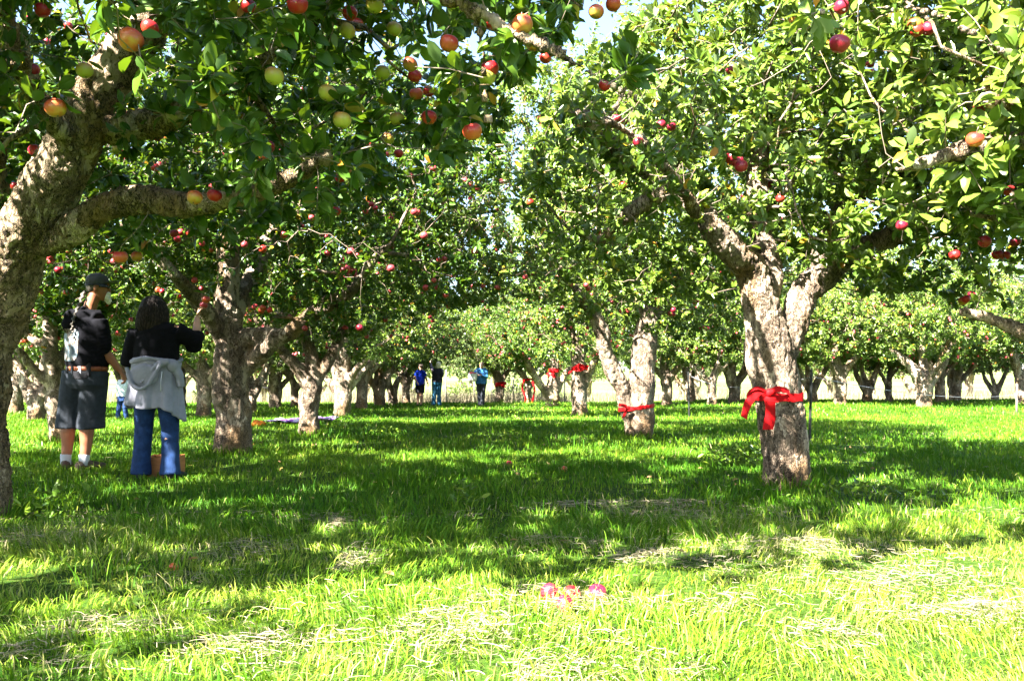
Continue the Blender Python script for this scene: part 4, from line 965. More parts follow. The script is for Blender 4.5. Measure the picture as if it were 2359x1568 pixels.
#@@OBJECTS
# ------------------------------------------------------------------ ribbons round the trunks
RIB = plain('ribbon_satin', (.40, .003, .005), .7, .15, 14, .35, .004)
def wpos(key): return TREES[key]['loc']
def bvh_of(key):
    V, P = TREES[key]['bv']; V = V + TREES[key]['loc']
    return BVHTree.FromPolygons(V.tolist(), [list(map(int, f)) for p in P for f in p])
def strip(path, width, axis, thick=.0018, tw=None):
    """ribbon along path (k,3), width vector direction axis (3,) or (k,3)"""
    P = np.asarray(path, float); k = len(P); A = np.broadcast_to(np.asarray(axis, float), (k, 3)); A = nrm(A)
    T = np.gradient(P, axis=0); N = nrm(np.cross(nrm(T), A)); w_ = np.broadcast_to(np.asarray(width, float), (k,))[:, None] * .5
    # a slight cup across the width
    V = np.stack([P - A * w_ + N * thick, P + N * thick * 2, P + A * w_ + N * thick, P + A * w_ - N * thick, P, P - A * w_ - N * thick], 1).reshape(-1, 3)
    i = np.arange(k - 1)[:, None] * 6; j = np.arange(6)[None]; j2 = (j + 1) % 6
    Q = np.stack([i + j, i + j2, i + 6 + j2, i + 6 + j], -1).reshape(-1, 4)
    return V, [Q, np.array([[0, 1, 4, 5], [1, 2, 3, 4]]), np.array([[0, 5, 4, 1], [1, 4, 3, 2]]) + (k - 1) * 6]
def band(bv, c, z, h, tilt=(0, 0), off=.006, rmax=.30, n=56, arc=(0, 2 * math.pi)):
    pts = []
    for a in np.linspace(arc[0], arc[1], n):
        d = np.array([math.cos(a), math.sin(a), 0]); r = .12
        zz = z + tilt[0] * d[0] + tilt[1] * d[1]
        rr = []
        for dz in (-h / 2, 0, h / 2):
            o = np.array([c[0], c[1], zz + dz]) + d * rmax; hit = bv.ray_cast(Vector(o), Vector(-d), rmax * 1.0)
            rr.append(rmax - hit[3] if hit[0] is not None else 0)
        r = max(rr) + off if max(rr) > 0 else .12
        pts.append([c[0] + d[0] * r, c[1] + d[1] * r, zz])
    P = np.array(pts)
    # taut ribbon: bridge the hollows
    for _ in range(2):
        rad = np.linalg.norm(P[:, :2] - c[:2], axis=1); sm = (np.roll(rad, 1) + rad + np.roll(rad, -1)) / 3; rad2 = np.maximum(rad, sm)
        P[:, :2] = c[:2] + (P[:, :2] - c[:2]) * (rad2 / rad)[:, None]
    return P
def ribbon(key, px, py, d, h, label, tilt, parts):
    bv = bvh_of(key); c = at(px, py, d)
    r = empty('ribbon', (0, 0, 0), label, 'ribbon', 'red ribbons tied round apple trunks')
    P = band(bv, c, c[2], h, tilt)
    MB().add(*strip(P, h * (1 + .12 * np.sin(np.arange(len(P)) * .9)), [0, 0, 1])).build('band', RIB, r, smooth=False)
    for nm, path, wd, ax in parts:
        S = spline(np.array([at(*p) for p in path]), .02)
        wv = wd * (1 + .08 * np.sin(np.arange(len(S)) * .8))
        wv = wv * np.minimum(1, .45 + np.arange(len(S)) / max(4., len(S) * .25))
        MB().add(*strip(S, wv, ax)).build(nm, RIB, r, smooth=False)
    return r, c
dR = 6.72 - .20
r, c = ribbon('R', 1800, 912, 6.72, .062, 'wide red bow with two long tails on the right foreground trunk', (0.0, 0.01),
  [('tail', [(1772, 905, dR), (1773, 925, dR - .03), (1774, 955, dR - .02), (1768, 989, dR - .03)], .082, (1, .1, 0)),
   ('tail', [(1762, 900, dR), (1742, 907, dR - .06), (1722, 930, dR - .09), (1713, 962, dR - .09)], .055, (.9, -.1, -.5)),
   ('loop', [(1770, 903, dR - .01), (1790, 896, dR - .05), (1812, 900, dR - .05), (1818, 912, dR - .03), (1795, 918, dR - .02), (1772, 908, dR - .01)], .05, (.1, .5, .9)),
   ('loop', [(1768, 903, dR - .01), (1745, 893, dR - .05), (1726, 902, dR - .06), (1720, 916, dR - .04), (1738, 902, dR - .03), (1768, 905, dR - .01)], .035, (.1, .7, .7))])
V, P = union([ellipsoid(at(1771, 904, dR - .02), (.028, .022, .032)), ellipsoid(at(1780, 902, dR - .025), (.03, .02, .024))], .008, 2)
MB().add(V, P).build('knot', RIB, r)
dS = 12.9 - .26
r, c = ribbon('S', 1464, 938, 12.9, .055, 'narrow red ribbon with a short knot low on the V shaped tree', (.03, 0),
  [('tail', [(1446, 938, dS), (1440, 950, dS - .03), (1434, 962, dS - .04)], .06, (.8, .1, .4)), ('tail', [(1446, 938, dS), (1438, 934, dS - .04), (1425, 932, dS - .05)], .05, (.1, .3, .9))])
MB().add(*ellipsoid(at(1446, 939, dS - .02), (.035, .025, .03))).build('knot', RIB, r)
dS = 21.8 - .24
r, c = ribbon('R3', 1330, 848, 21.8, .10, 'red ribbon with a loose bow high on the straight third trunk', (.02, 0),
  [('tail', [(1322, 848, dS), (1315, 855, dS - .05), (1308, 860, dS - .06)], .07, (.3, .1, .9)), ('loop', [(1322, 848, dS), (1333, 841, dS - .1), (1345, 846, dS - .1), (1334, 852, dS - .08), (1322, 849, dS - .02)], .09, (.1, .3, .9))])
MB().add(*ellipsoid(at(1324, 848, dS - .03), (.05, .04, .05))).build('knot', RIB, r)
dS = 29 - .25
r, c = ribbon('R4', 1274, 853, 29, .13, 'crumpled red ribbon with hanging loops on the fourth trunk of the right row', (0, 0),
  [('tail', [(1270, 853, dS), (1274, 862, dS - .08), (1277, 870, dS - .08)], .12, (1, .2, 0)), ('loop', [(1272, 852, dS), (1262, 858, dS - .1), (1266, 866, dS - .12), (1274, 856, dS - .05)], .1, (.6, .2, .6))])
MB().add(*ellipsoid(at(1272, 854, dS - .03), (.08, .05, .08))).build('knot', RIB, r)
# two ribbons on far trunks: plain bands round a thinner stem
def far_ribbon(px, py, d, rad, h, label, tails):
    r = empty('ribbon', (0, 0, 0), label, 'ribbon', 'red ribbons tied round apple trunks'); c = at(px, py, d)
    a = np.linspace(0, 2 * math.pi, 30); P = np.stack([c[0] + rad * np.cos(a), c[1] + rad * np.sin(a), c[2] + .03 * np.cos(a)], 1)
    MB().add(*strip(P, h, [0, 0, 1], .004)).build('band', RIB, r, smooth=False)
    for path in tails:
        MB().add(*strip(spline(np.array([at(*p) for p in path]), .04), h * .9, (.9, .3, .2), .004)).build('tail', RIB, r, smooth=False)
far_ribbon(1216, 874, 36, .24, .09, 'red ribbon whose two tails trail down to the grass, fifth trunk of the right row',
           [[(1206, 874, 35.7), (1203, 895, 35.6), (1210, 915, 35.6), (1208, 932, 35.7)], [(1226, 878, 35.7), (1231, 895, 35.6), (1228, 915, 35.6), (1224, 930, 35.6)]])
far_ribbon(1153, 884, 37, .25, .16, 'farthest red ribbon, a small blot on the trunk beside the blue jacket', [[(1153, 884, 36.7), (1158, 888, 36.6), (1162, 892, 36.6)]])

# ------------------------------------------------------------------ rope strung on thin posts
MET = plain('dark_steel', (.018, .02, .018), .5, .5, 30, .4)
ROPE = plain('white_rope', (.26, .26, .27), .7, .3, 60, .2)
WOODP = plain('weathered_wood', (.15, .13, .11), .9, .2, 12, .3, .004, (1, 1, .1))
def tpost(px0, py0, px1, d, h, parent, name='post', m=None, w=.028):
    b = at(px1, py0, d); z0 = gz1(b[0], b[1]); t = at(px0, py0, d); lean = t[0] - b[0]
    mb = MB(); n = 7
    for dx, dy, sx, sy in ((0, 0, w * 1.3, .005), (0, -.012, .005, .026)):
        V, P = box((b[0] + dx, b[1] + dy, z0 + h / 2 - .12), (sx, sy, h + .24)); V[:, 0] += (V[:, 2] - z0) / h * lean; mb.add(V, P)
    for k in range(int(h / .055)):
        z = z0 + .06 + k * .055; V, P = box((b[0], b[1] + .006, z), (.012, .010, .014)); V[:, 0] += (z - z0) / h * lean; mb.add(V, P)
    return mb.build(name, m or MET, parent, smooth=False), np.array([b[0] + lean, b[1], z0 + h])
fr = empty('rope_fence', (0, 0, 0), 'white rope sagging between thin dark posts on the right side', 'rope fence')
hA = (1022 - 852) / F * 11.75; hB = (963 - 857) / F * 20.8
pA, tA = tpost(1872, 1022, 1864, 11.75, hA, fr); pB, tB = tpost(1586, 963, 1587, 20.8, hB, fr)
def sag(a, b, s, n=26):
    t = np.linspace(0, 1, n)[:, None]; P = a + (b - a) * t; P[:, 2] -= (4 * t * (1 - t))[:, 0] * s; return P
a = at(1871, 867, 11.73); b = at(1587, 864, 20.78)
MB().add(*tube(sag(a, b, .22), np.full(26, .0045), 6)).build('rope', ROPE, fr)
a2 = at(1873, 868, 11.73); b2 = at(2343, 908, 22)
MB().add(*tube(sag(a2, b2, .16), np.full(26, .0045), 6)).build('rope', ROPE, fr)
mb = MB(); mb.add(*tube([at(2341, 952, 22) - np.array([0, 0, .1]), at(2341, 930, 22), at(2342, 884, 22)], [.03, .028, .026], 8)); mb.build('post', WOODP, fr)
MB().add(*tube(sag(b2, at(2620, 900, 22), .1), np.full(26, .0045), 6)).build('rope', ROPE, fr)

wf = empty('wire_fence', (0, 0, 0), 'low wire fence with pale posts at the far end of the orchard aisle', 'wire fence')
tops = []
for i, (px, top) in enumerate(((560, 0), (700, 0), (880, 0), (1027, .35), (1092, 0), (1132, 0), (1182, 0), (1246, 0), (1300, 0), (1420, 0))):
    d = 41; x = (px - 1179) / F * d; z = gz1(x, d); h = 1.25 + top
    MB().add(*tube([[x, d, z - .2], [x, d, z + h]], [.05 if top else .035, .045 if top else .03], 7)).build('post', WOODP, wf); tops.append((x, d, z))
for hz in (.45, .8, 1.15):
    P = [];
    for (x0, y0, z0), (x1, y1, z1) in zip(tops[:-1], tops[1:]): P.extend(sag(np.array([x0, y0 - .05, z0 + hz]), np.array([x1, y1 - .05, z1 + hz]), .05, 8)[:-1])
    MB().add(*tube(P, np.full(len(P), .005), 4)).build('wire', plain('galvanised_wire', (.1, .1, .11), .5, .5), wf)
for px, d, s, lb in ((1065, 50, 1.0, 'grey green bush beyond the wire fence, left of the blue jacket'), (1185, 54, 1.2, 'low bush beyond the wire fence behind the trailing ribbon'), (500, 46, 1.0, 'low bush beyond the orchard behind the woman')):
    rng = np.random.default_rng(int(px)); x = (px - 1179) / F * d; z = gz1(x, d); n = 1500
    u = nrm(rng.normal(0, 1, (n, 3))) * rng.uniform(.6, 1, (n, 1)); u[:, 2] = abs(u[:, 2]); P = np.array([x, d, z]) + u * np.array([1.3, .9, 1.3]) * s * (1 + .3 * fbm(u * 2, 2, 2))[:, None]
    r = empty('shrub', (x, d, z), lb, 'shrub'); mb = MB(); O = np.array([x, d, z])
    leaves(P - O, u + rng.normal(0, .5, (n, 3)), rng.normal(0, 1, (n, 3)) + [0, 0, 1], rng.uniform(.1, .2, n), np.clip(rng.normal(.5, .2, n), 0, .9), T_MID, rng, mb, 0); mb.build('foliage', LEAFP, r)
    mb = MB()
    for _ in range(9): e = rng.normal(0, .5, 3); e[2] = 1; mb.add(*tube([[0, 0, -.1], e * .5 * s, e * s], [.04, .03, .01], 5))
    mb.build('stem', TWIG, r)

# ------------------------------------------------------------------ picnic blanket, bag, crate
def blanket():
    d0 = 16.8; x0 = (608 - 1179) / F * d0; x1 = (757 - 1179) / F * d0; nx, ny = 60, 40
    X, Y = np.meshgrid(np.linspace(x0, x1, nx), np.linspace(d0 - .1, d0 + 1.25, ny))
    P = np.stack([X, Y, X * 0], -1).reshape(-1, 3)
    Z = gz(X, Y).ravel() + .11 + .05 * fbm(P * 3, 3, 71) + .025 * fbm(P * 9, 2, 72)
    V = P.copy(); V[:, 2] = Z; V[:, 0] += .04 * fbm(P * 4, 2, 73)
    i = np.arange(ny - 1)[:, None] * nx; j = np.arange(nx - 1)[None]
    Q = np.stack([i + j, i + j + 1, i + nx + j + 1, i + nx + j], -1).reshape(-1, 4)
    m, t, b = mat('blanket'); v = coords(t)
    wv = t.nodes.new('ShaderNodeTexChecker'); wv.inputs['Scale'].default_value = 7; t.links.new(v, wv.inputs[0])
    n = noise_tex(t, 4, 3, v)
    c = mixc(t, (.16, .04, .25), (.36, .32, .38), wv.outputs['Fac']); c = mixc(t, c, (.5, .46, .5), ramp(t, n.outputs[0], [(.5, (0, 0, 0)), (.62, (.9, .9, .9))]).outputs[0])
    t.links.new(c, b.inputs['Base Color']); b.inputs['Roughness'].default_value = .9
    B = V.copy(); B[:, 2] -= .012
    o = MB().add(np.concatenate([V, B]), [np.concatenate([Q, Q[:, ::-1] + nx * ny])]).build('picnic_blanket', m)
    tag(o, 'rumpled purple and grey blanket spread on the grass behind the white trunk', 'blanket')
blanket()
def bag():
    d = 16.6; x = (597 - 1179) / F * d; z = gz1(x, d)
    r = empty('cloth_bag', (x, d, z), 'small orange bag lying at the left end of the blanket', 'bag')
    V, P = union([ellipsoid((-.04, 0, .055), (.09, .09, .07)), ellipsoid((.05, .02, .06), (.09, .08, .06)), ellipsoid((0, 0, .04), (.13, .09, .05))], .012, 2)
    V = V + vnormals(V, P) * (.008 * fbm(V * 22, 2, 4))[:, None]
    MB().add(V, P).build('sack', plain('orange_cloth', (.75, .20, .02), .8, .2, 20, .35), r)
    MB().add(*tube([(-.08, -.07, .1), (-.05, -.10, .13), (.02, -.10, .13), (.05, -.07, .1)], [.008] * 4, 6)).build('strap', plain('strap_cloth', (.5, .1, .02)), r)
bag()
def crate():
    d = 7.75; x = (382 - 1179) / F * d; z = gz1(x, d)
    m = plain('crate_wood', (.34, .13, .035), .6, .35, 9, .3, .003, (1, 1, 8))
    r = empty('wooden_crate', (x, d, z), 'small orange brown wooden crate in the grass between the woman\'s feet', 'crate'); r.rotation_euler = (0, 0, .12)
    W_, D_, H_ = .28, .36, .18
    for (c, s) in (((0, -D_ / 2, H_ / 2), (W_, .014, H_)), ((0, D_ / 2, H_ / 2), (W_, .014, H_)), ((-W_ / 2 + .007, 0, H_ / 2), (.014, D_ - .016, H_ - .004)), ((W_ / 2 - .007, 0, H_ / 2), (.014, D_ - .016, H_ - .004))):
        V, P = box(c, s); MB().add(V, P).build('side_board', m, r, smooth=False)
    MB().add(*box((0, 0, .012), (W_ - .03, D_ - .018, .012))).build('bottom_board', m, r, smooth=False)
    mb = MB(); mb.add(*box((0, -D_ / 2 - .009, H_ - .012), (W_ + .01, .003, .012))); mb.build('rim_strip', plain('crate_rim', (.36, .14, .04), .5), r, smooth=False)
crate()
#@@PEOPLE
# ------------------------------------------------------------------ people
SKIN = plain('skin_tanned', (.28, .11, .055), .5, .4, 8, .12); SKINL = plain('skin_light', (.42, .23, .15), .5, .4, 8, .1)
BLACK = plain('black_fleece', (.004, .004, .006), .95, .12, 25, .3, .002)
GREYSH = plain('charcoal_shorts', (.026, .031, .040), .85, .2, 30, .2, .001)
def denim(name, c): return plain(name, c, .85, .2, 18, .4, .002)
JEAN = denim('blue_denim', (.011, .032, .10)); JEANT = denim('teal_denim', (.02, .09, .16)); JEAND = denim('dark_denim', (.028, .032, .04)); JACK = denim('jacket_denim', (.03, .13, .30))
SWEAT = plain('pale_grey_fleece', (.25, .25, .31), .9, .2, 20, .1, .002)
WHITE = plain('white_cloth', (.42, .43, .47), .8); SHOE = plain('brown_shoe', (.07, .045, .03), .7, .3, 30, .4); DSHOE = plain('dark_shoe', (.015, .015, .02), .6)
BLUE = plain('royal_blue_cotton', (.006, .03, .42), .8, .2, 12, .2); BLK = plain('black_cloth', (.008, .008, .012), .8)
GLASSM = plain('dark_lens', (.01, .015, .04), .15, .6)
EYE = plain('eye', (.6, .58, .55), .2)
HAIRD = plain('dark_greying_hair', (.011, .007, .006), .7, .2, 60, .5, .002, (1, 1, .15)); HAIRG = plain('grey_hair', (.06, .05, .038), .6, .4, 40, .5, .002, (1, 1, .3))
HAIRW = plain('white_beard', (.75, .73, .70), .7, .3, 40, .2, .003); HAIRB = plain('blond_hair', (.70, .58, .38), .5, .4, 30, .3, .002, (1, 1, .2)); HAIRN = plain('brown_hair', (.06, .04, .03), .5, .4, 30, .4)

def rotz(V, a, c=(0, 0, 0)):
    V = np.asarray(V, float) - np.array(c); ca, sa = math.cos(-a), math.sin(-a)
    return np.stack([V[:, 0] * ca - V[:, 1] * sa, V[:, 0] * sa + V[:, 1] * ca, V[:, 2]], 1) + np.array(c)
def hdir(a): return np.array([math.sin(a), math.cos(a), 0.0])      # a = 0 looks away from the camera, 90 deg looks right
def sideof(a): return np.array([math.cos(a), -math.sin(a), 0.0])
def rings(c, a, R_):
    """stack of horizontal ellipses: rows (dz, forward offset, rx, ry); a: yaw"""
    c = np.array(c, float); f = hdir(a); P = [c + f * r[1] + np.array([0, 0, r[0]]) for r in R_]
    n = 18; t = np.arange(n) * 2 * math.pi / n; V = []
    for p, r in zip(P, R_): V.append(p + np.outer(np.cos(t) * r[2], sideof(a)) + np.outer(np.sin(t) * r[3], f))
    V = np.concatenate(V); k = len(P); i = np.arange(k - 1)[:, None] * n; j = np.arange(n)[None]; j2 = (j + 1) % n
    Q = np.stack([i + j, i + j2, i + n + j2, i + n + j], -1).reshape(-1, 4)
    V = np.concatenate([V, [P[0]], [P[-1]]]); j = np.arange(n); j2 = (j + 1) % n
    T = np.concatenate([np.stack([j2, j, np.full(n, k * n)], -1), np.stack([(k - 1) * n + j, (k - 1) * n + j2, np.full(n, k * n + 1)], -1)])
    return V, [Q, T]
def head_parts(c, a, s=1.0):
    c = np.array(c); f = hdir(a); sd = sideof(a); u = np.array([0, 0, 1.])
    H = [rings(c, a, [(-.118 * s, .050 * s, .020 * s, .018 * s), (-.105 * s, .040 * s, .038 * s, .040 * s), (-.075 * s, .025 * s, .054 * s, .064 * s), (-.04 * s, .010 * s, .064 * s, .083 * s), (0, 0, .072 * s, .094 * s),
                      (.04 * s, -.004 * s, .076 * s, .098 * s), (.08 * s, -.006 * s, .068 * s, .088 * s), (.105 * s, -.006 * s, .048 * s, .064 * s), (.12 * s, -.006 * s, .02 * s, .026 * s)])]
    nz = lambda y, z: c + f * y * s + u * z * s
    H.append(tube([nz(.088, .015), nz(.106, -.018), nz(.110, -.034), nz(.092, -.046)], np.array([.008, .012, .015, .009]) * s, 8))
    H.append(tube([nz(.088, .03) - sd * .035 * s, nz(.097, .032), nz(.088, .03) + sd * .035 * s], np.array([.008, .010, .008]) * s, 6))   # brow
    H.append(tube([nz(.083, -.066) - sd * .02 * s, nz(.094, -.067), nz(.083, -.066) + sd * .02 * s], np.array([.006, .009, .006]) * s, 6))     # lips
    for k in (-1, 1):
        e = c + sd * k * .073 * s - f * .008 * s - u * .008 * s; H.append(ellipsoid(e, np.array([.011, .019, .031]) * s, 10, 8, -a))
    return H
def hand(wr, d, pn, sd, s=1.0, curl=.5, L=.0, fr=1.0):
    """wrist, direction, palm normal, thumb side; fingers curl towards the palm normal"""
    wr = np.array(wr, float); d = nrm(np.array(d, float)); pn = np.array(pn, float); pn = nrm(pn - d * np.dot(pn, d)); sd = np.array(sd, float); sd = nrm(sd - d * np.dot(sd, d) - pn * np.dot(sd, pn))
    o = [tube([wr - d * .02 * s, wr + d * .02 * s, wr + d * .055 * s, wr + d * .09 * s], np.array([[.026, .020], [.034, .017], [.041, .016], [.036, .012]]) * s, 12, side=sd)]
    for k, (off, ln) in enumerate(((.030, .068), (.010, .078), (-.010, .073), (-.029, .057))):
        p = wr + d * .082 * s + sd * off * s; pts = [p - d * .02 * s, p]; dd = d.copy(); seg = ln * s * np.array([.42, .32, .26])
        for q, ang in zip(seg, (curl * .8, curl * 1.2, curl * .9)):
            dd = nrm(dd * math.cos(ang) + nrm(pn - dd * np.dot(pn, dd)) * math.sin(ang)); pts.append(pts[-1] + dd * q)
        o.append(tube(pts, np.array([.010, .0095, .0085, .008, .006]) * s * fr, 8))
    t0 = wr + d * .025 * s + sd * .025 * s; t1 = t0 + (d * .5 + sd * .75 + pn * .25) * .035 * s; t2 = t1 + nrm(d * .85 + sd * .25 + pn * .5) * .03 * s; t3 = t2 + nrm(d * .8 + pn * .7 - sd * .1) * .025 * s
    o.append(tube([t0, t1, t2, t3], np.array([.014, .0115, .010, .007]) * s * fr, 8)); return o
def lerp(a, b, t): return np.array(a, float) * (1 - t) + np.array(b, float) * t
def arm_pts(sh, el, wr): return [np.array(sh), lerp(sh, el, .5), np.array(el), lerp(el, wr, .35), np.array(wr)]
def wrinkle(V, P, amp, freq, seed, sq=(1, 1, 1)):
    N = vnormals(V, P); r = 1 - 2 * np.abs(fbm(V * np.array(sq) * freq, 2, seed)); return V + N * (amp * r)[:, None]
def body(S, vox):
    """S: dict of joints in local metres"""
    s = S['s']; T = []; a = S['yaw']
    T += head_parts(S['head'], S['hyaw'], s)
    nb = lerp(S['shL'], S['shR'], .5) + np.array([0, 0, .03 * s]); hd = np.array(S['head']) - hdir(S['hyaw']) * .02 * s + np.array([0, 0, -.06 * s])
    T.append(tube([nb - [0, 0, .05 * s], lerp(nb, hd, .5), hd], np.array([.068, .056, .056]) * s, 14))
    pc = np.array(S['pelvis']); cc = lerp(S['shL'], S['shR'], .5)
    f = hdir(a)
    ax = sideof(a)
    path = [pc - [0, 0, .1 * s], pc, lerp(pc, cc, .35), lerp(pc, cc, .7), cc - [0, 0, .03 * s], cc + [0, 0, .03 * s]]
    T.append(tube(path, np.array([[.13, .10], [.16, .115], [.14, .10], [.165, .115], [.15, .085], [.08, .06]]) * s * S.get('wide', 1), 18, side=ax))
    for k in ('L', 'R'):
        T.append(tube([cc, S['sh' + k]], np.array([.06, .058]) * s, 10))
        T.append(tube(arm_pts(S['sh' + k], S['el' + k], S['wr' + k]), np.array([.056, .048, .041, .043, .027]) * s, 12))
        h = S['hand' + k]; T += hand(S['wr' + k], h[0], h[1], h[2], s, h[3], fr=h[4] if len(h) > 4 else 1.0)
        hp, kn, an = np.array(S['hip' + k]), np.array(S['kn' + k]), np.array(S['an' + k])
        calf = lerp(kn, an, .3) - f * .012 * s
        T.append(tube([hp + [0, 0, .04 * s], lerp(hp, kn, .4), kn, calf, lerp(kn, an, .65), an], np.array([.095, .084, .060, .062, .048, .038]) * s * S.get('leg', 1), 14))
        fd = hdir(S.get('foot' + k, a)); T.append(tube([an - fd * .045 * s - [0, 0, .04 * s], an + fd * .03 * s - [0, 0, .04 * s], an + fd * .16 * s - [0, 0, .055 * s]], np.array([[.032, .035], [.04, .035], [.036, .018]]) * s, 12, side=sideof(S.get('foot' + k, a))))
        T.append(tube([an, an - [0, 0, .05 * s]], np.array([.038, .036]) * s, 10))
    return union(T, vox, 2)
def shoe_mesh(an, a, s):
    an = np.array(an); f = hdir(a); sd = sideof(a); z = -.085 * s
    return union([tube([an - f * .07 * s + [0, 0, z + .035 * s], an + f * .02 * s + [0, 0, z + .05 * s], an + f * .11 * s + [0, 0, z + .038 * s], an + f * .20 * s + [0, 0, z + .028 * s]],
                       np.array([[.038, .036], [.046, .05], [.052, .04], [.035, .026]]) * s, 14, side=sd), tube([an + [0, 0, z + .04 * s], an + [0, 0, z + .10 * s]], np.array([.045, .045]) * s, 12)], .009, 2)
def person(base, S, label, skin, vox=.008):
    r = empty('person', base, label, 'person'); V, P = body(S, vox)
    MB().add(V, P).build('body', skin, r)
    s = S['s']; c = np.array(S['head']); f = hdir(S['hyaw']); sd = sideof(S['hyaw'])
    if S.get('eyes', True):
        for k in (-1, 1): MB().add(*ellipsoid(c + f * .086 * s + sd * k * .031 * s + np.array([0, 0, .008 * s]), np.array([.013, .008, .008]) * s, 10, 8, -S['hyaw'])).build('eye', EYE, r)
    return r
def garment(tubes, name, m, r, vox, amp=.006, freq=9, seed=1, sq=(1, 1, 1.6), fn=None):
    V, P = union(tubes, vox, 3); V = wrinkle(V, P, amp, freq, seed, sq)
    if fn is not None: V = fn(V, P)
    MB().add(V, P).build(name, m, r); return V, P
def project_patch(V, P, cx, cz, w, h, outline, name, m, r, off=.004, n=26):
    bv = BVHTree.FromPolygons(V.tolist(), [list(map(int, f)) for p in P for f in p]); g = -np.ones((n, n), int); pts = []
    for i in range(n):
        for j in range(n):
            u, v = (i / (n - 1) * 2 - 1), (j / (n - 1) * 2 - 1)
            if not outline(u, v): continue
            hit = bv.ray_cast(Vector((cx + u * w / 2, -2, cz + v * h / 2)), Vector((0, 1, 0)), 4)
            if hit[0] is None: continue
            g[i, j] = len(pts); pts.append(np.array(hit[0]) + np.array(hit[1]) * off)
    Q = [[g[i, j], g[i + 1, j], g[i + 1, j + 1], g[i, j + 1]] for i in range(n - 1) for j in range(n - 1) if min(g[i, j], g[i + 1, j], g[i + 1, j + 1], g[i, j + 1]) >= 0]
    if Q: return MB().add(np.array(pts), [np.array(Q)]).build(name, m, r)
def legs_tubes(S, k, radii, stop=1.0, lenshift=0.0):
    hp, kn, an = [np.array(S[x + k], float) for x in ('hip', 'kn', 'an')]
    pts = [hp + [0, 0, .05], lerp(hp, kn, .45), kn, lerp(kn, an, .5), an]
    return pts

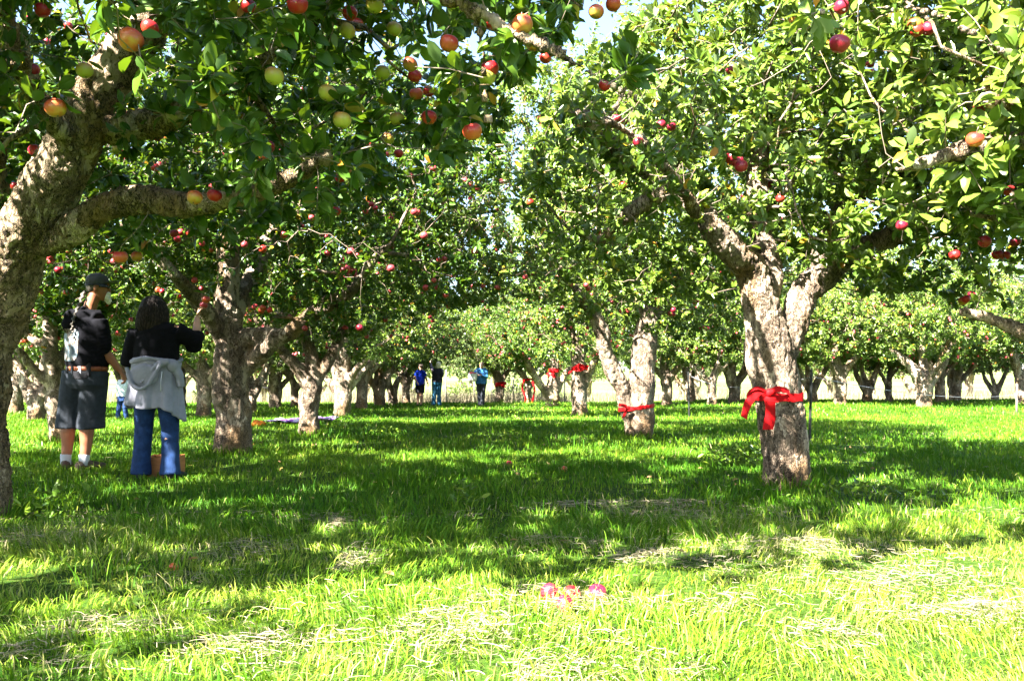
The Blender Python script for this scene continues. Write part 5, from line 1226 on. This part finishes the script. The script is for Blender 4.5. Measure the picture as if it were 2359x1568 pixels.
# ---- the man in the black cap
def man():
    base = at(175, 1083, 8.15); base[2] = gz1(base[0], base[1]); Y0 = R(32); HY = R(72)
    S = dict(s=1.03, yaw=Y0, hyaw=HY, head=(.145, .03, 1.745), shL=(-.11, .10, 1.44), shR=(.205, -.06, 1.43), elL=(-.15, .30, 1.22), wrL=(-.02, .44, 1.10), elR=(.265, -.07, 1.145), wrR=(.385, .03, .945),
             pelvis=(.085, 0, .97), hipL=(-.03, .03, .92), hipR=(.16, -.02, .92), knL=(-.085, .04, .50), knR=(.115, 0, .50), anL=(-.115, .03, .095), anR=(.085, -.02, .095), footL=R(-20), footR=R(35),
             handL=((.8, .3, -.2), (0, 0, -1), (0, 1, 0), .5), handR=((.45, .2, -.85), (-.6, -.1, -.4), (.2, 1, .1), .75), eyes=True, wide=1.12, leg=1.06)
    r = person(tuple(base), S, 'man in black cap and hoodie with grey braid and shorts, seen from behind', SKIN, .0075)
    cc = lerp(S['shL'], S['shR'], .5); ax = sideof(Y0); pc = np.array(S['pelvis'])
    T = [tube([pc + [-.005, 0, -.01], pc + [0, 0, .05], lerp(pc, cc, .3), lerp(pc, cc, .7) , cc + [0, 0, -.02], cc + [.01, .01, .06], cc + [.03, .02, .11]],
              [[.185, .15], [.215, .175], [.225, .17], [.235, .165], [.205, .13], [.11, .09], [.07, .07]], 20, side=ax)]
    for k in ('L', 'R'):
        sh, el, wr = [np.array(S[x + k]) for x in ('sh', 'el', 'wr')]
        T.append(tube([cc + [0, 0, .0], sh + [0, 0, -.01]], [.085, .078], 12)); T.append(tube([sh + [0, 0, -.01], lerp(sh, el, .5), lerp(sh, el, .9), el, lerp(el, wr, .14)], [.078, .080, .076, .076, .062], 14))
    # hood lying on the back
    bk = -hdir(Y0); T.append(tube([cc + [-.10, .05, .05] , cc + bk * .12 + [-.03, 0, .02], cc + bk * .13 + [.06, 0, .02], cc + [.16, -.02, .05]], [[.045, .05], [.06, .07], [.06, .07], [.04, .05]], 12))
    T.append(ellipsoid(cc + bk * .13 + [0, 0, -.05], (.10, .05, .09)))
    def cuffs(V, P):
        el = np.array(S['elR']); d = V - el; m = np.exp(-(np.linalg.norm(d, axis=1) / .15) ** 2) * (V[:, 0] > .17)
        ax_ = nrm(np.array(S['elR']) - np.array(S['shR'])); t = (V - el) @ ax_
        return V + vnormals(V, P) * (m * .0045 * np.sin(t * 170 + V[:, 0] * 25 + 3 * fbm(V * 12, 2, 8)))[:, None]
    V, P = garment(T, 'hoodie', BLACK, r, .010, .009, 6, 3, (1, 1, 1.3), cuffs)
    # printed picture on the back: faded landscape in white, tan and turquoise
    m, t, b = mat('back_print'); v = coords(t, (1, 1, 1)); n = noise_tex(t, 9, 5, v, .6, 1.5)
    c = ramp(t, n.outputs[0], [(.33, (.012, .012, .012)), (.38, (.07, .03, .02)), (.43, (.16, .12, .09)), (.49, (.20, .21, .22)), (.52, (.01, .07, .11)), (.56, (.15, .18, .20)), (.62, (.02, .04, .06))]).outputs[0]
    t.links.new(c, b.inputs['Base Color']); b.inputs['Roughness'].default_value = .6
    fb = plain('print_border', (.8, .8, .8), .6)
    ol = lambda u, v: abs(u) ** 3 + abs(v) ** 5 < 1
    project_patch(V, P, -.02, 1.19, .21, .32, ol, 'back_print', m, r, .004, 44)
    # shorts
    T = [tube([pc + [0, 0, .03], pc + [0, 0, -.04], pc + [-.005, 0, -.15], pc + [-.01, 0, -.2]], [[.185, .145], [.205, .165], [.215, .165], [.17, .13]], 20, side=ax)]
    for k, dx in (('L', -.005), ('R', .01)):
        hp = np.array(S['hip' + k]); kn = np.array(S['kn' + k]); T.append(tube([hp + [dx, 0, .02], lerp(hp, kn, .5) + [dx, 0, 0], kn + [dx * 1.5, 0, .02], kn + [dx * 2, 0, -.10]], [[.115, .125], [.118, .125], [.112, .118], [.118, .122]], 18, side=ax))
    V, P = garment(T, 'shorts', GREYSH, r, .010, .007, 5, 8, (1, 1, .7))
    project_patch(V, P, .20, .60, .13, .19, lambda u, v: True, 'cargo_pocket', GREYSH, r, .009, 12)
    project_patch(V, P, .10, .905, .13, .07, lambda u, v: True, 'pocket_flap', BLK, r, .008, 10)
    # belt with pouch
    n = 48; a_ = np.linspace(0, 2 * math.pi, n); bc = pc + [0, 0, -.005]
    path = bc + np.outer(np.cos(a_) * .203, ax) + np.outer(np.sin(a_) * .163, hdir(Y0)); MB().add(*strip(path, .042, (0, 0, 1), .004)).build('belt', plain('tan_belt', (.22, .06, .02), .5, .4, 20, .3), r)
    for dx, w_ in ((-.13, .022), (-.065, .02), (.01, .045)):
        q = bc + np.array([dx, 0, 0]); yy = -.163 * math.sqrt(max(0, 1 - (dx / .2) ** 2)) - .012; MB().add(*box((q[0], q[1] + yy - dx * -.5 * 0, q[2] - .012), (w_, .012, .065), -Y0 * .6)).build('belt_loop', WHITE if w_ > .03 else GREYSH, r, smooth=False)
    V, P = union([box((.165, -.155, .955), (.07, .045, .13), -.3)], .008, 2); pch = MB().add(V, P).build('belt_pouch', BLK, r)
    # cap
    h = np.array(S['head']); f = hdir(HY); s = S['s']; sd = sideof(HY)
    cr = rings(h, HY, [(.028 * s, -.004, .083, .104), (.07 * s, -.004, .084, .105), (.105 * s, -.004, .074, .092), (.13 * s, -.004, .052, .064), (.142 * s, -.004, .018, .022)])
    V, P = union([cr], .009, 2); cp = MB().add(V, P).build('cap', plain('charcoal_cap', (.06, .06, .075), .8, .3, 30, .15), r)
    pts = [h + f * .07 + [0, 0, .050], h + f * .13 + [0, 0, .064], h + f * .19 + [0, 0, .066]]; V, P = tube(spline(np.array(pts), .01), np.stack([np.interp(np.linspace(0, 1, len(spline(np.array(pts), .01))), [0, .5, .85, 1], [.078, .080, .062, .03]), np.full(len(spline(np.array(pts), .01)), .006)], 1), 20, side=sd)
    MB().add(V, P).build('brim', plain('cap_brim', (.10, .095, .115), .7), cp)  # paler than the cap: sun on the brim's top put into its colour
    cb = rings(h, HY, [(.018, -.004, .085, .106), (.034, -.004, .0865, .1075)]); MB().add(*cb).build('cap_strap', plain('cap_strap', (.03, .033, .05), .8), cp)
    # sunglasses
    gl = [h + sd * .078 + f * .02 + [0, 0, .012], h + sd * .066 + f * .075 + [0, 0, .012], h + f * .103 + sd * .03 + [0, 0, .008], h + f * .108 + [0, 0, .008], h + f * .103 - sd * .03 + [0, 0, .008], h - sd * .066 + f * .075 + [0, 0, .012], h - sd * .078 + f * .02 + [0, 0, .012]]
    MB().add(*strip(spline(np.array(gl), .01), .026, (0, 0, 1), .003)).build('sunglasses', GLASSM, r)
    # beard, side hair, braid
    V, P = union([ellipsoid(h + f * .085 + [0, 0, -.085], (.036, .036, .050), 12, 10, -HY), ellipsoid(h + f * .098 + [0, 0, -.055], (.03, .022, .02), 12, 10, -HY), ellipsoid(h + f * .10 + [0, 0, -.115], (.024, .024, .045), 12, 10)], .007, 2)
    V = wrinkle(V, P, .003, 70, 4, (1, 1, .3)); MB().add(V, P).build('beard', HAIRW, r)
    V, P = union([rings(h, HY, [(-.045, -.045, .045, .045), (-.02, -.028, .072, .070), (.03, -.020, .078, .083)])], .008, 2); V = wrinkle(V, P, .002, 60, 3); MB().add(V, P).build('hair', HAIRG, r)
    b0 = h - f * .085 + [-.02, -.03, -.05]; T = []
    path = spline(np.array([b0, b0 + [-.01, -.03, -.07], b0 + [-.015, -.075, -.15], b0 + [-.02, -.13, -.24], b0 + [-.02, -.165, -.34], b0 + [-.015, -.16, -.44]]), .024)
    for i, p in enumerate(path):
        q = 1.0 - i / len(path) * .5; T.append(ellipsoid(p + np.array([.007 * (-1) ** i, 0, 0]), (.022 * q, .017 * q, .020 * q), 10, 8))
    V, P = union(T, .006, 1); MB().add(V, P).build('braid', HAIRG, r)
    # socks and shoes
    for k in ('L', 'R'):
        an = np.array(S['an' + k]); MB().add(*tube([an + [0, 0, -.04], an + [0, 0, 0], an + [0, 0, .055], an + [0, 0, .062]], [.047, .046, .05, .047], 16)).build('sock', WHITE, r)
        V, P = shoe_mesh(an, S['foot' + k], S['s']); MB().add(V, P).build('shoe', SHOE, r)
    return r
man()

# ---- the woman picking
def woman():
    base = at(357, 1096, 7.5); base[2] = gz1(base[0], base[1]); Y0 = R(5)
    S = dict(s=.94, yaw=Y0, hyaw=R(28), head=(-.055, .03, 1.475), shL=(-.175, 0, 1.285), shR=(.155, 0, 1.295), elL=(-.265, .03, 1.03), wrL=(-.17, .24, 1.02), elR=(.30, .10, 1.20), wrR=(.268, .20, 1.425),
             pelvis=(-.01, 0, .90), hipL=(-.10, 0, .86), hipR=(.08, 0, .86), knL=(-.12, .03, .45), knR=(.11, .03, .45), anL=(-.125, 0, .075), anR=(.145, -.03, .075), footL=R(-15), footR=R(20),
             handL=((.4, .8, .1), (0, 0, 1), (1, 0, 0), .6), handR=((.12, .25, .95), (.8, .2, .1), (.1, -1, 0), .75), wide=1.12, leg=1.1)
    r = person(tuple(base), S, 'woman in black sweater reaching up to pick, grey sweatshirt tied over jeans', SKINL, .0075)
    cc = lerp(S['shL'], S['shR'], .5); ax = sideof(Y0); pc = np.array(S['pelvis'])
    T = [tube([pc + [-.005, 0, .0], pc + [-.01, 0, .08], lerp(pc, cc, .45), lerp(pc, cc, .8), cc + [0, 0, .0], cc + [-.01, .01, .06], cc + [-.02, .01, .09]], [[.19, .135], [.195, .14], [.195, .14], [.20, .135], [.185, .115], [.10, .085], [.065, .06]], 20, side=ax)]
    for k in ('L', 'R'):
        sh, el, wr = [np.array(S[x + k]) for x in ('sh', 'el', 'wr')]; e = .9 if k == 'L' else .36
        T.append(tube([cc + [0, 0, -.02], sh + [0, 0, -.015]], [.085, .082], 12)); T.append(tube([sh, lerp(sh, el, .5), el, lerp(el, wr, e * .5), lerp(el, wr, e)], [.083, .080, .076, .066, .058], 14))
    T.append(ellipsoid(np.array(S['elR']) + [-.02, 0, -.035], (.075, .06, .06)))
    garment(T, 'sweater', BLACK, r, .010, .006, 7, 13)
    # jeans
    T = [tube([pc + [0, 0, .06], pc + [0, 0, -.03], pc + [0, 0, -.13]], [[.165, .125], [.185, .15], [.17, .135]], 20, side=ax)]
    for k in ('L', 'R'):
        hp, kn, an = [np.array(S[x + k]) for x in ('hip', 'kn', 'an')]
        T.append(tube([hp, lerp(hp, kn, .35), lerp(hp, kn, .75), kn, lerp(kn, an, .4), lerp(kn, an, .8), an + [0, 0, -.035]], [.106, .098, .082, .074, .070, .076, .086], 18))
    garment(T, 'jeans', JEAN, r, .010, .006, 8, 23, (1, 1, 1.2))
    for k in ('L', 'R'): V, P = shoe_mesh(S['an' + k], S['foot' + k], S['s'] * .95); MB().add(V, P).build('shoe', DSHOE, r)
    # sweatshirt tied round the waist: a skirt open at the front
    n, k = 72, 26; ang = np.linspace(R(-205), R(25), n); V = []
    for j in range(k):
        t = j / (k - 1); 
        for i, a in enumerate(ang):
            u = (math.cos(a) + 1) / 2          # 0 left .. 1 right
            bot = .63 - .13 * max(0, u - .72) / .28 - .02 * math.sin(a * 3); z = 1.035 + .02 * math.sin(a * 2) * (1 - t) - t * (1.035 - bot)
            rx = .200 + .055 * t + .016 * math.sin(a * 8 + 1 + t) * t + .010 * math.sin(a * 17 + 2 * t) * t; ry = .150 + .060 * t + .018 * math.cos(a * 8 + t) * t + .009 * math.sin(a * 19) * t
            ridge = .014 * math.exp(-((t - .06) / .05) ** 2) + .006 * math.exp(-((t - .9) / .02) ** 2)
            V.append([-.01 + (rx + ridge) * math.cos(a), (ry + ridge) * math.sin(a), z])
    V = np.array(V); V2 = V.copy(); cen = np.array([-.01, 0]); V2[:, :2] = cen + (V[:, :2] - cen) * .95
    i = np.arange(k - 1)[:, None] * n; j = np.arange(n - 1)[None]; Q = np.stack([i + j, i + n + j, i + n + j + 1, i + j + 1], -1).reshape(-1, 4)
    m_ = n * k; e1 = np.array([[(k - 1) * n + q, (k - 1) * n + q + m_, (k - 1) * n + q + 1 + m_, (k - 1) * n + q + 1] for q in range(n - 1)]); e0 = np.array([[q, q + 1, q + 1 + m_, q + m_] for q in range(n - 1)])
    sw = MB().add(np.concatenate([V, V2]), [Q, Q[:, ::-1] + m_, e1, e0]).build('tied_sweatshirt', SWEAT, r)
    # rolled waist and knot
    a_ = np.linspace(R(-200), R(15), 40); P_ = np.stack([-.01 + .205 * np.cos(a_), .158 * np.sin(a_), 1.03 + .015 * np.sin(a_ * 3)], 1)
    V, P = union([tube(P_, 0.020 + .006 * np.sin(np.arange(40) * .5), 10), ellipsoid((.17, -.10, .985), (.05, .04, .055)), tube([(.15, -.13, 1.02), (.06, -.165, .985), (.00, -.19, .90), (-.06, -.20, .83)], [.03, .025, .018, .012], 10), tube([(.18, -.08, .98), (.215, -.06, .90), (.225, -.04, .80)], [.035, .04, .032], 10)], .009, 3)
    MB().add(wrinkle(V, P, .004, 16, 3), P).build('sleeve_knot', SWEAT, sw)
    # hood: pouch hanging behind
    T = []; t = np.linspace(-1, 1, 15)
    rim = np.stack([-.045 + .145 * t, -.178 - .05 * (1 - t ** 2) ** .7, .985 - .20 * (1 - np.abs(t) ** 2.2)], 1); rim[:, 2] += .02 * t
    T.append(tube(rim, np.full(15, .016), 8)); T.append(ellipsoid((-.045, -.165, .90), (.125, .045, .10), 16, 12))
    V, P = union(T, .009, 2); MB().add(wrinkle(V, P, .004, 14, 5), P).build('hood', SWEAT, sw)
    MB().add(*tube([(.125, -.205, .93), (.125, -.225, .84), (.13, -.235, .76)], [.004, .004, .005], 6)).build('drawstring', WHITE, sw)
    # hair
    h = np.array(S['head']); rng = np.random.default_rng(3)
    core = rings(h, R(10), [(-.25, -.045, .08, .03), (-.19, -.05, .118, .05), (-.12, -.045, .128, .075), (-.05, -.03, .120, .10), (.02, -.018, .103, .108), (.075, -.012, .088, .098), (.11, -.01, .060, .070), (.128, -.01, .022, .026)])
    V, P = union([core], .010, 2); V = wrinkle(V, P, .009, 26, 6, (1, 1, .22)); mb = MB().add(V, P)
    for _ in range(700):      # loose wavy locks over the core
        a = rng.uniform(R(-200), R(20)); ca, sa = math.cos(a), math.sin(a); z1 = rng.uniform(-.31, -.17); nn = 8; tt = np.linspace(0, 1, nn)
        z = .11 + (z1 - .11) * tt; rad = np.interp(z, [-.3, -.2, -.12, -.05, .02, .08, .12], [.085, .122, .134, .128, .113, .093, .045]); ph = rng.uniform(0, 6.28)
        x = ca * rad * (1 + .05 * np.sin(z * 55 + ph)) + .006 * np.sin(z * 70 + ph); y = -.012 - .02 * tt + sa * rad * .95 * (1 + .04 * np.cos(z * 50 + ph)) * np.interp(tt, [0, .6, 1], [1, 1, .75])
        mb.add(*tube(np.stack([h[0] + x, h[1] + y, h[2] + z], 1), np.interp(tt, [0, .5, 1], [.004, .0045, .0015]), 4), 0 if rng.random() < .72 else 1)
    mb.build('hair', [HAIRD, plain('hair_highlight', (.035, .026, .021), .7, .2)], r)
    ap = np.array(S['wrR']) + np.array([.045, .03, .115]) + base
    put_apple(3, tuple(ap), 1.0, 'pink apple held in the raised hand of the woman in black')
    return r
woman()

# ---- small figures down the aisle
def simple(pxf, pyf, d, S, label, skin, top, bottom, bl, hair, hb, short=False, sleeve=1.0, sleeve_m=None, topname='shirt', botname='trousers', vox=.012, topdrop=.04, flare=0):
    base = at(pxf, pyf, d); base[2] = gz1(base[0], base[1]); r = person(tuple(base), S, label, skin, vox)
    s = S['s']; cc = lerp(S['shL'], S['shR'], .5); ax = sideof(S['yaw']); pc = np.array(S['pelvis']); w_ = S.get('wide', 1)
    T = [tube([pc + [0, 0, -topdrop], lerp(pc, cc, .35), lerp(pc, cc, .75), cc, cc + [0, 0, .06 * s]], np.array([[.185, .14], [.175, .135], [.195, .14], [.17, .105], [.07, .065]]) * s * w_, 18, side=ax)]
    TS = []
    for k in ('L', 'R'):
        sh, el, wr = [np.array(S[x + k]) for x in ('sh', 'el', 'wr')]; T.append(tube([cc, sh], np.array([.075, .075]) * s, 10))
        pts = [sh, lerp(sh, el, .6)] if sleeve < .5 else [sh, lerp(sh, el, .5), el, lerp(el, wr, sleeve * .9)]
        (TS if sleeve_m else T).append(tube(pts, np.array([.075, .075] if sleeve < .5 else [.075, .068, .060, .045]) * s, 12))
    garment(T, topname, top, r, vox, .008, 8, 2)
    if sleeve_m: garment(TS, 'sleeve', sleeve_m, r, vox, .004, 8, 2)
    T = [tube([pc + [0, 0, .05], pc - [0, 0, .06], pc - [0, 0, .13]], np.array([[.155, .12], [.178, .142], [.16, .125]]) * s * w_, 18, side=ax)]
    for k in ('L', 'R'):
        hp, kn, an = [np.array(S[x + k]) for x in ('hip', 'kn', 'an')]
        if short: T.append(tube([hp, lerp(hp, kn, .5), lerp(hp, kn, .85)], np.array([.105, .108, .108]) * s, 14))
        else: T.append(tube([hp, lerp(hp, kn, .5), kn, lerp(kn, an, .5), an - [0, 0, .02]], np.array([.103, .092, .080, .075, .078]) * s, 14))
    garment(T, botname, bottom, r, vox, .006, 8, 5)
    for k in ('L', 'R'): V, P = shoe_mesh(S['an' + k], S.get('foot' + k, S['yaw']), s * .95); MB().add(V, P).build('shoe', DSHOE, r)
    h = np.array(S['head']); V, P = union([rings(h, S['hyaw'], hb)], vox, 1); MB().add(wrinkle(V, P, .004, 30, 3, (1, 1, .4)), P).build('hair', hair, r)
    return r
HB = [(-.02, -.045, .06, .05), (.0, -.03, .078, .075), (.04, -.02, .083, .09), (.09, -.012, .074, .088), (.125, -.01, .035, .045)]
HL = [(-.11, -.045, .07, .045), (-.06, -.04, .085, .07), (.0, -.03, .09, .09), (.06, -.015, .088, .10), (.11, -.01, .06, .07), (.135, -.01, .02, .02)]
simple(967, 935, 31.5, dict(s=.92, yaw=R(-35), hyaw=R(-60), head=(.02, 0, 1.44), shL=(-.12, .05, 1.27), shR=(.14, -.05, 1.26), elL=(-.17, -.14, 1.02), wrL=(-.08, -.32, .88), elR=(.22, .0, 1.03), wrR=(.29, .02, .82),
       pelvis=(.0, 0, .87), hipL=(-.08, .02, .82), hipR=(.08, -.02, .82), knL=(-.07, .02, .45), knR=(.06, 0, .44), anL=(-.085, .02, .07), anR=(.05, -.04, .07), handL=((.5, -.6, -.4), (0, 0, -1), (1, 0, 0), .5, 1.2), handR=((.1, .1, -1), (-1, 0, 0), (0, 1, 0), .5, 1.2), wide=1.15),
       'distant person in bright blue T-shirt and black shorts, left of the three down the aisle', SKINL, BLUE, BLK, None, HAIRN, HB, short=True, sleeve=.3, topname='t_shirt', botname='shorts', topdrop=.10)
simple(1006, 938, 31.0, dict(s=.97, yaw=R(0), hyaw=R(-10), head=(.045, .02, 1.50), shL=(-.13, 0, 1.31), shR=(.17, 0, 1.32), elL=(-.22, .10, 1.42), wrL=(-.26, .20, 1.60), elR=(.17, .26, 1.12), wrR=(.10, .42, 1.20),
       pelvis=(.0, 0, .92), hipL=(-.09, 0, .87), hipR=(.09, 0, .87), knL=(-.10, .02, .47), knR=(.07, .02, .47), anL=(-.12, 0, .08), anR=(.09, 0, .08), handL=((-.1, .3, .9), (.4, .8, 0), (1, 0, 0), .5, 1.2), handR=((0, .8, .5), (0, 0, 1), (1, 0, 0), .5, 1.2), wide=1.1),
       'distant blond person in black top with patterned sleeves reaching up, middle of the three', SKINL, BLK, JEANT, None, HAIRB, HL, sleeve=1.0, sleeve_m=plain('patterned_sleeve', (.16, .13, .17), .8, .2, 40, .95), topname='black_top', botname='jeans')
pj = simple(1108, 934, 31.0, dict(s=.98, yaw=R(165), hyaw=R(195), head=(.02, -.06, 1.47), shL=(.16, 0, 1.32), shR=(-.15, 0, 1.32), elL=(.20, -.06, 1.06), wrL=(-.02, -.24, 1.14), elR=(-.25, -.10, 1.16), wrR=(-.36, -.20, 1.22),
       pelvis=(.0, 0, .90), hipL=(.09, 0, .86), hipR=(-.08, 0, .86), knL=(.07, -.05, .47), knR=(-.07, .03, .47), anL=(.04, -.10, .08), anR=(-.05, .10, .10), footL=R(175), footR=R(170), handL=((-.9, -.2, .1), (0, .4, -1), (0, -1, 0), .6, 1.2), handR=((-.8, -.4, -.1), (0, 0, -1), (0, -1, 0), .6, 1.2), wide=1.2),
       'distant man in blue denim jacket walking towards the camera with an apple bag', SKINL, JACK, JEAND, None, HAIRN, HB, sleeve=.9, topname='denim_jacket', botname='jeans', topdrop=.08)
def apple_bag():
    b0 = at(1108, 934, 31.0); z0 = gz1(b0[0], b0[1]); o = np.array([b0[0] - .30, b0[1] - .30, z0 + .93])
    r = empty('apple_bag', tuple(o), 'off white picking bag full of apples held by the man in the denim jacket', 'bag')
    V, P = union([rings((0, 0, 0), 0, [(-.02, 0, .12, .09), (.03, 0, .15, .12), (.15, 0, .165, .13), (.24, 0, .16, .13)])], .012, 2)
    MB().add(wrinkle(V, P, .006, 12, 2), P).build('pouch', plain('canvas', (.68, .65, .58), .9, .2, 15, .15), r)
    a_ = np.linspace(0, 6.2832, 24); MB().add(*tube(np.stack([.16 * np.cos(a_), .13 * np.sin(a_), .25 + 0 * a_], 1), np.full(24, .012), 6)).build('rim', WHITE, r)
    mb = MB(); rng = np.random.default_rng(2)
    for k in range(14): mb.add(*ellipsoid((rng.uniform(-.11, .11), rng.uniform(-.08, .08), .25 + rng.uniform(0, .03)), (.038, .038, .036), 10, 8))
    mb.build('apple_heap', AP[0], r)
    MB().add(*tube([(-.15, 0, .25), (-.06, .05, .42), (.12, .12, .40), (.16, .02, .25)], [.012] * 4, 6)).build('handle', WHITE, r)
apple_bag()
simple(281, 966, 19.6, dict(s=.62, yaw=R(10), hyaw=R(0), head=(0, .0, .98), shL=(-.10, 0, .86), shR=(.10, 0, .86), elL=(-.14, .05, .70), wrL=(-.12, .14, .60), elR=(.14, .05, .70), wrR=(.12, .14, .62),
       pelvis=(.0, 0, .55), hipL=(-.055, 0, .53), hipR=(.055, 0, .53), knL=(-.07, .0, .29), knR=(.06, 0, .29), anL=(-.09, -.03, .05), anR=(.08, .03, .05), handL=((0, .6, -.8), (1, 0, 0), (0, 1, 0), .5, 1.2), handR=((0, .6, -.8), (-1, 0, 0), (0, 1, 0), .5, 1.2), wide=1.1),
       'child in pale checked shirt and jeans glimpsed between the man and the woman', SKINL, plain('checked_shirt', (.5, .55, .62), .8, .2, 45, .6), JEAN, None, HAIRN, [(a * .65, b * .65, c * .65, d * .65) for a, b, c, d in HB], sleeve=.9, topname='shirt', botname='jeans', vox=.009, topdrop=.02)
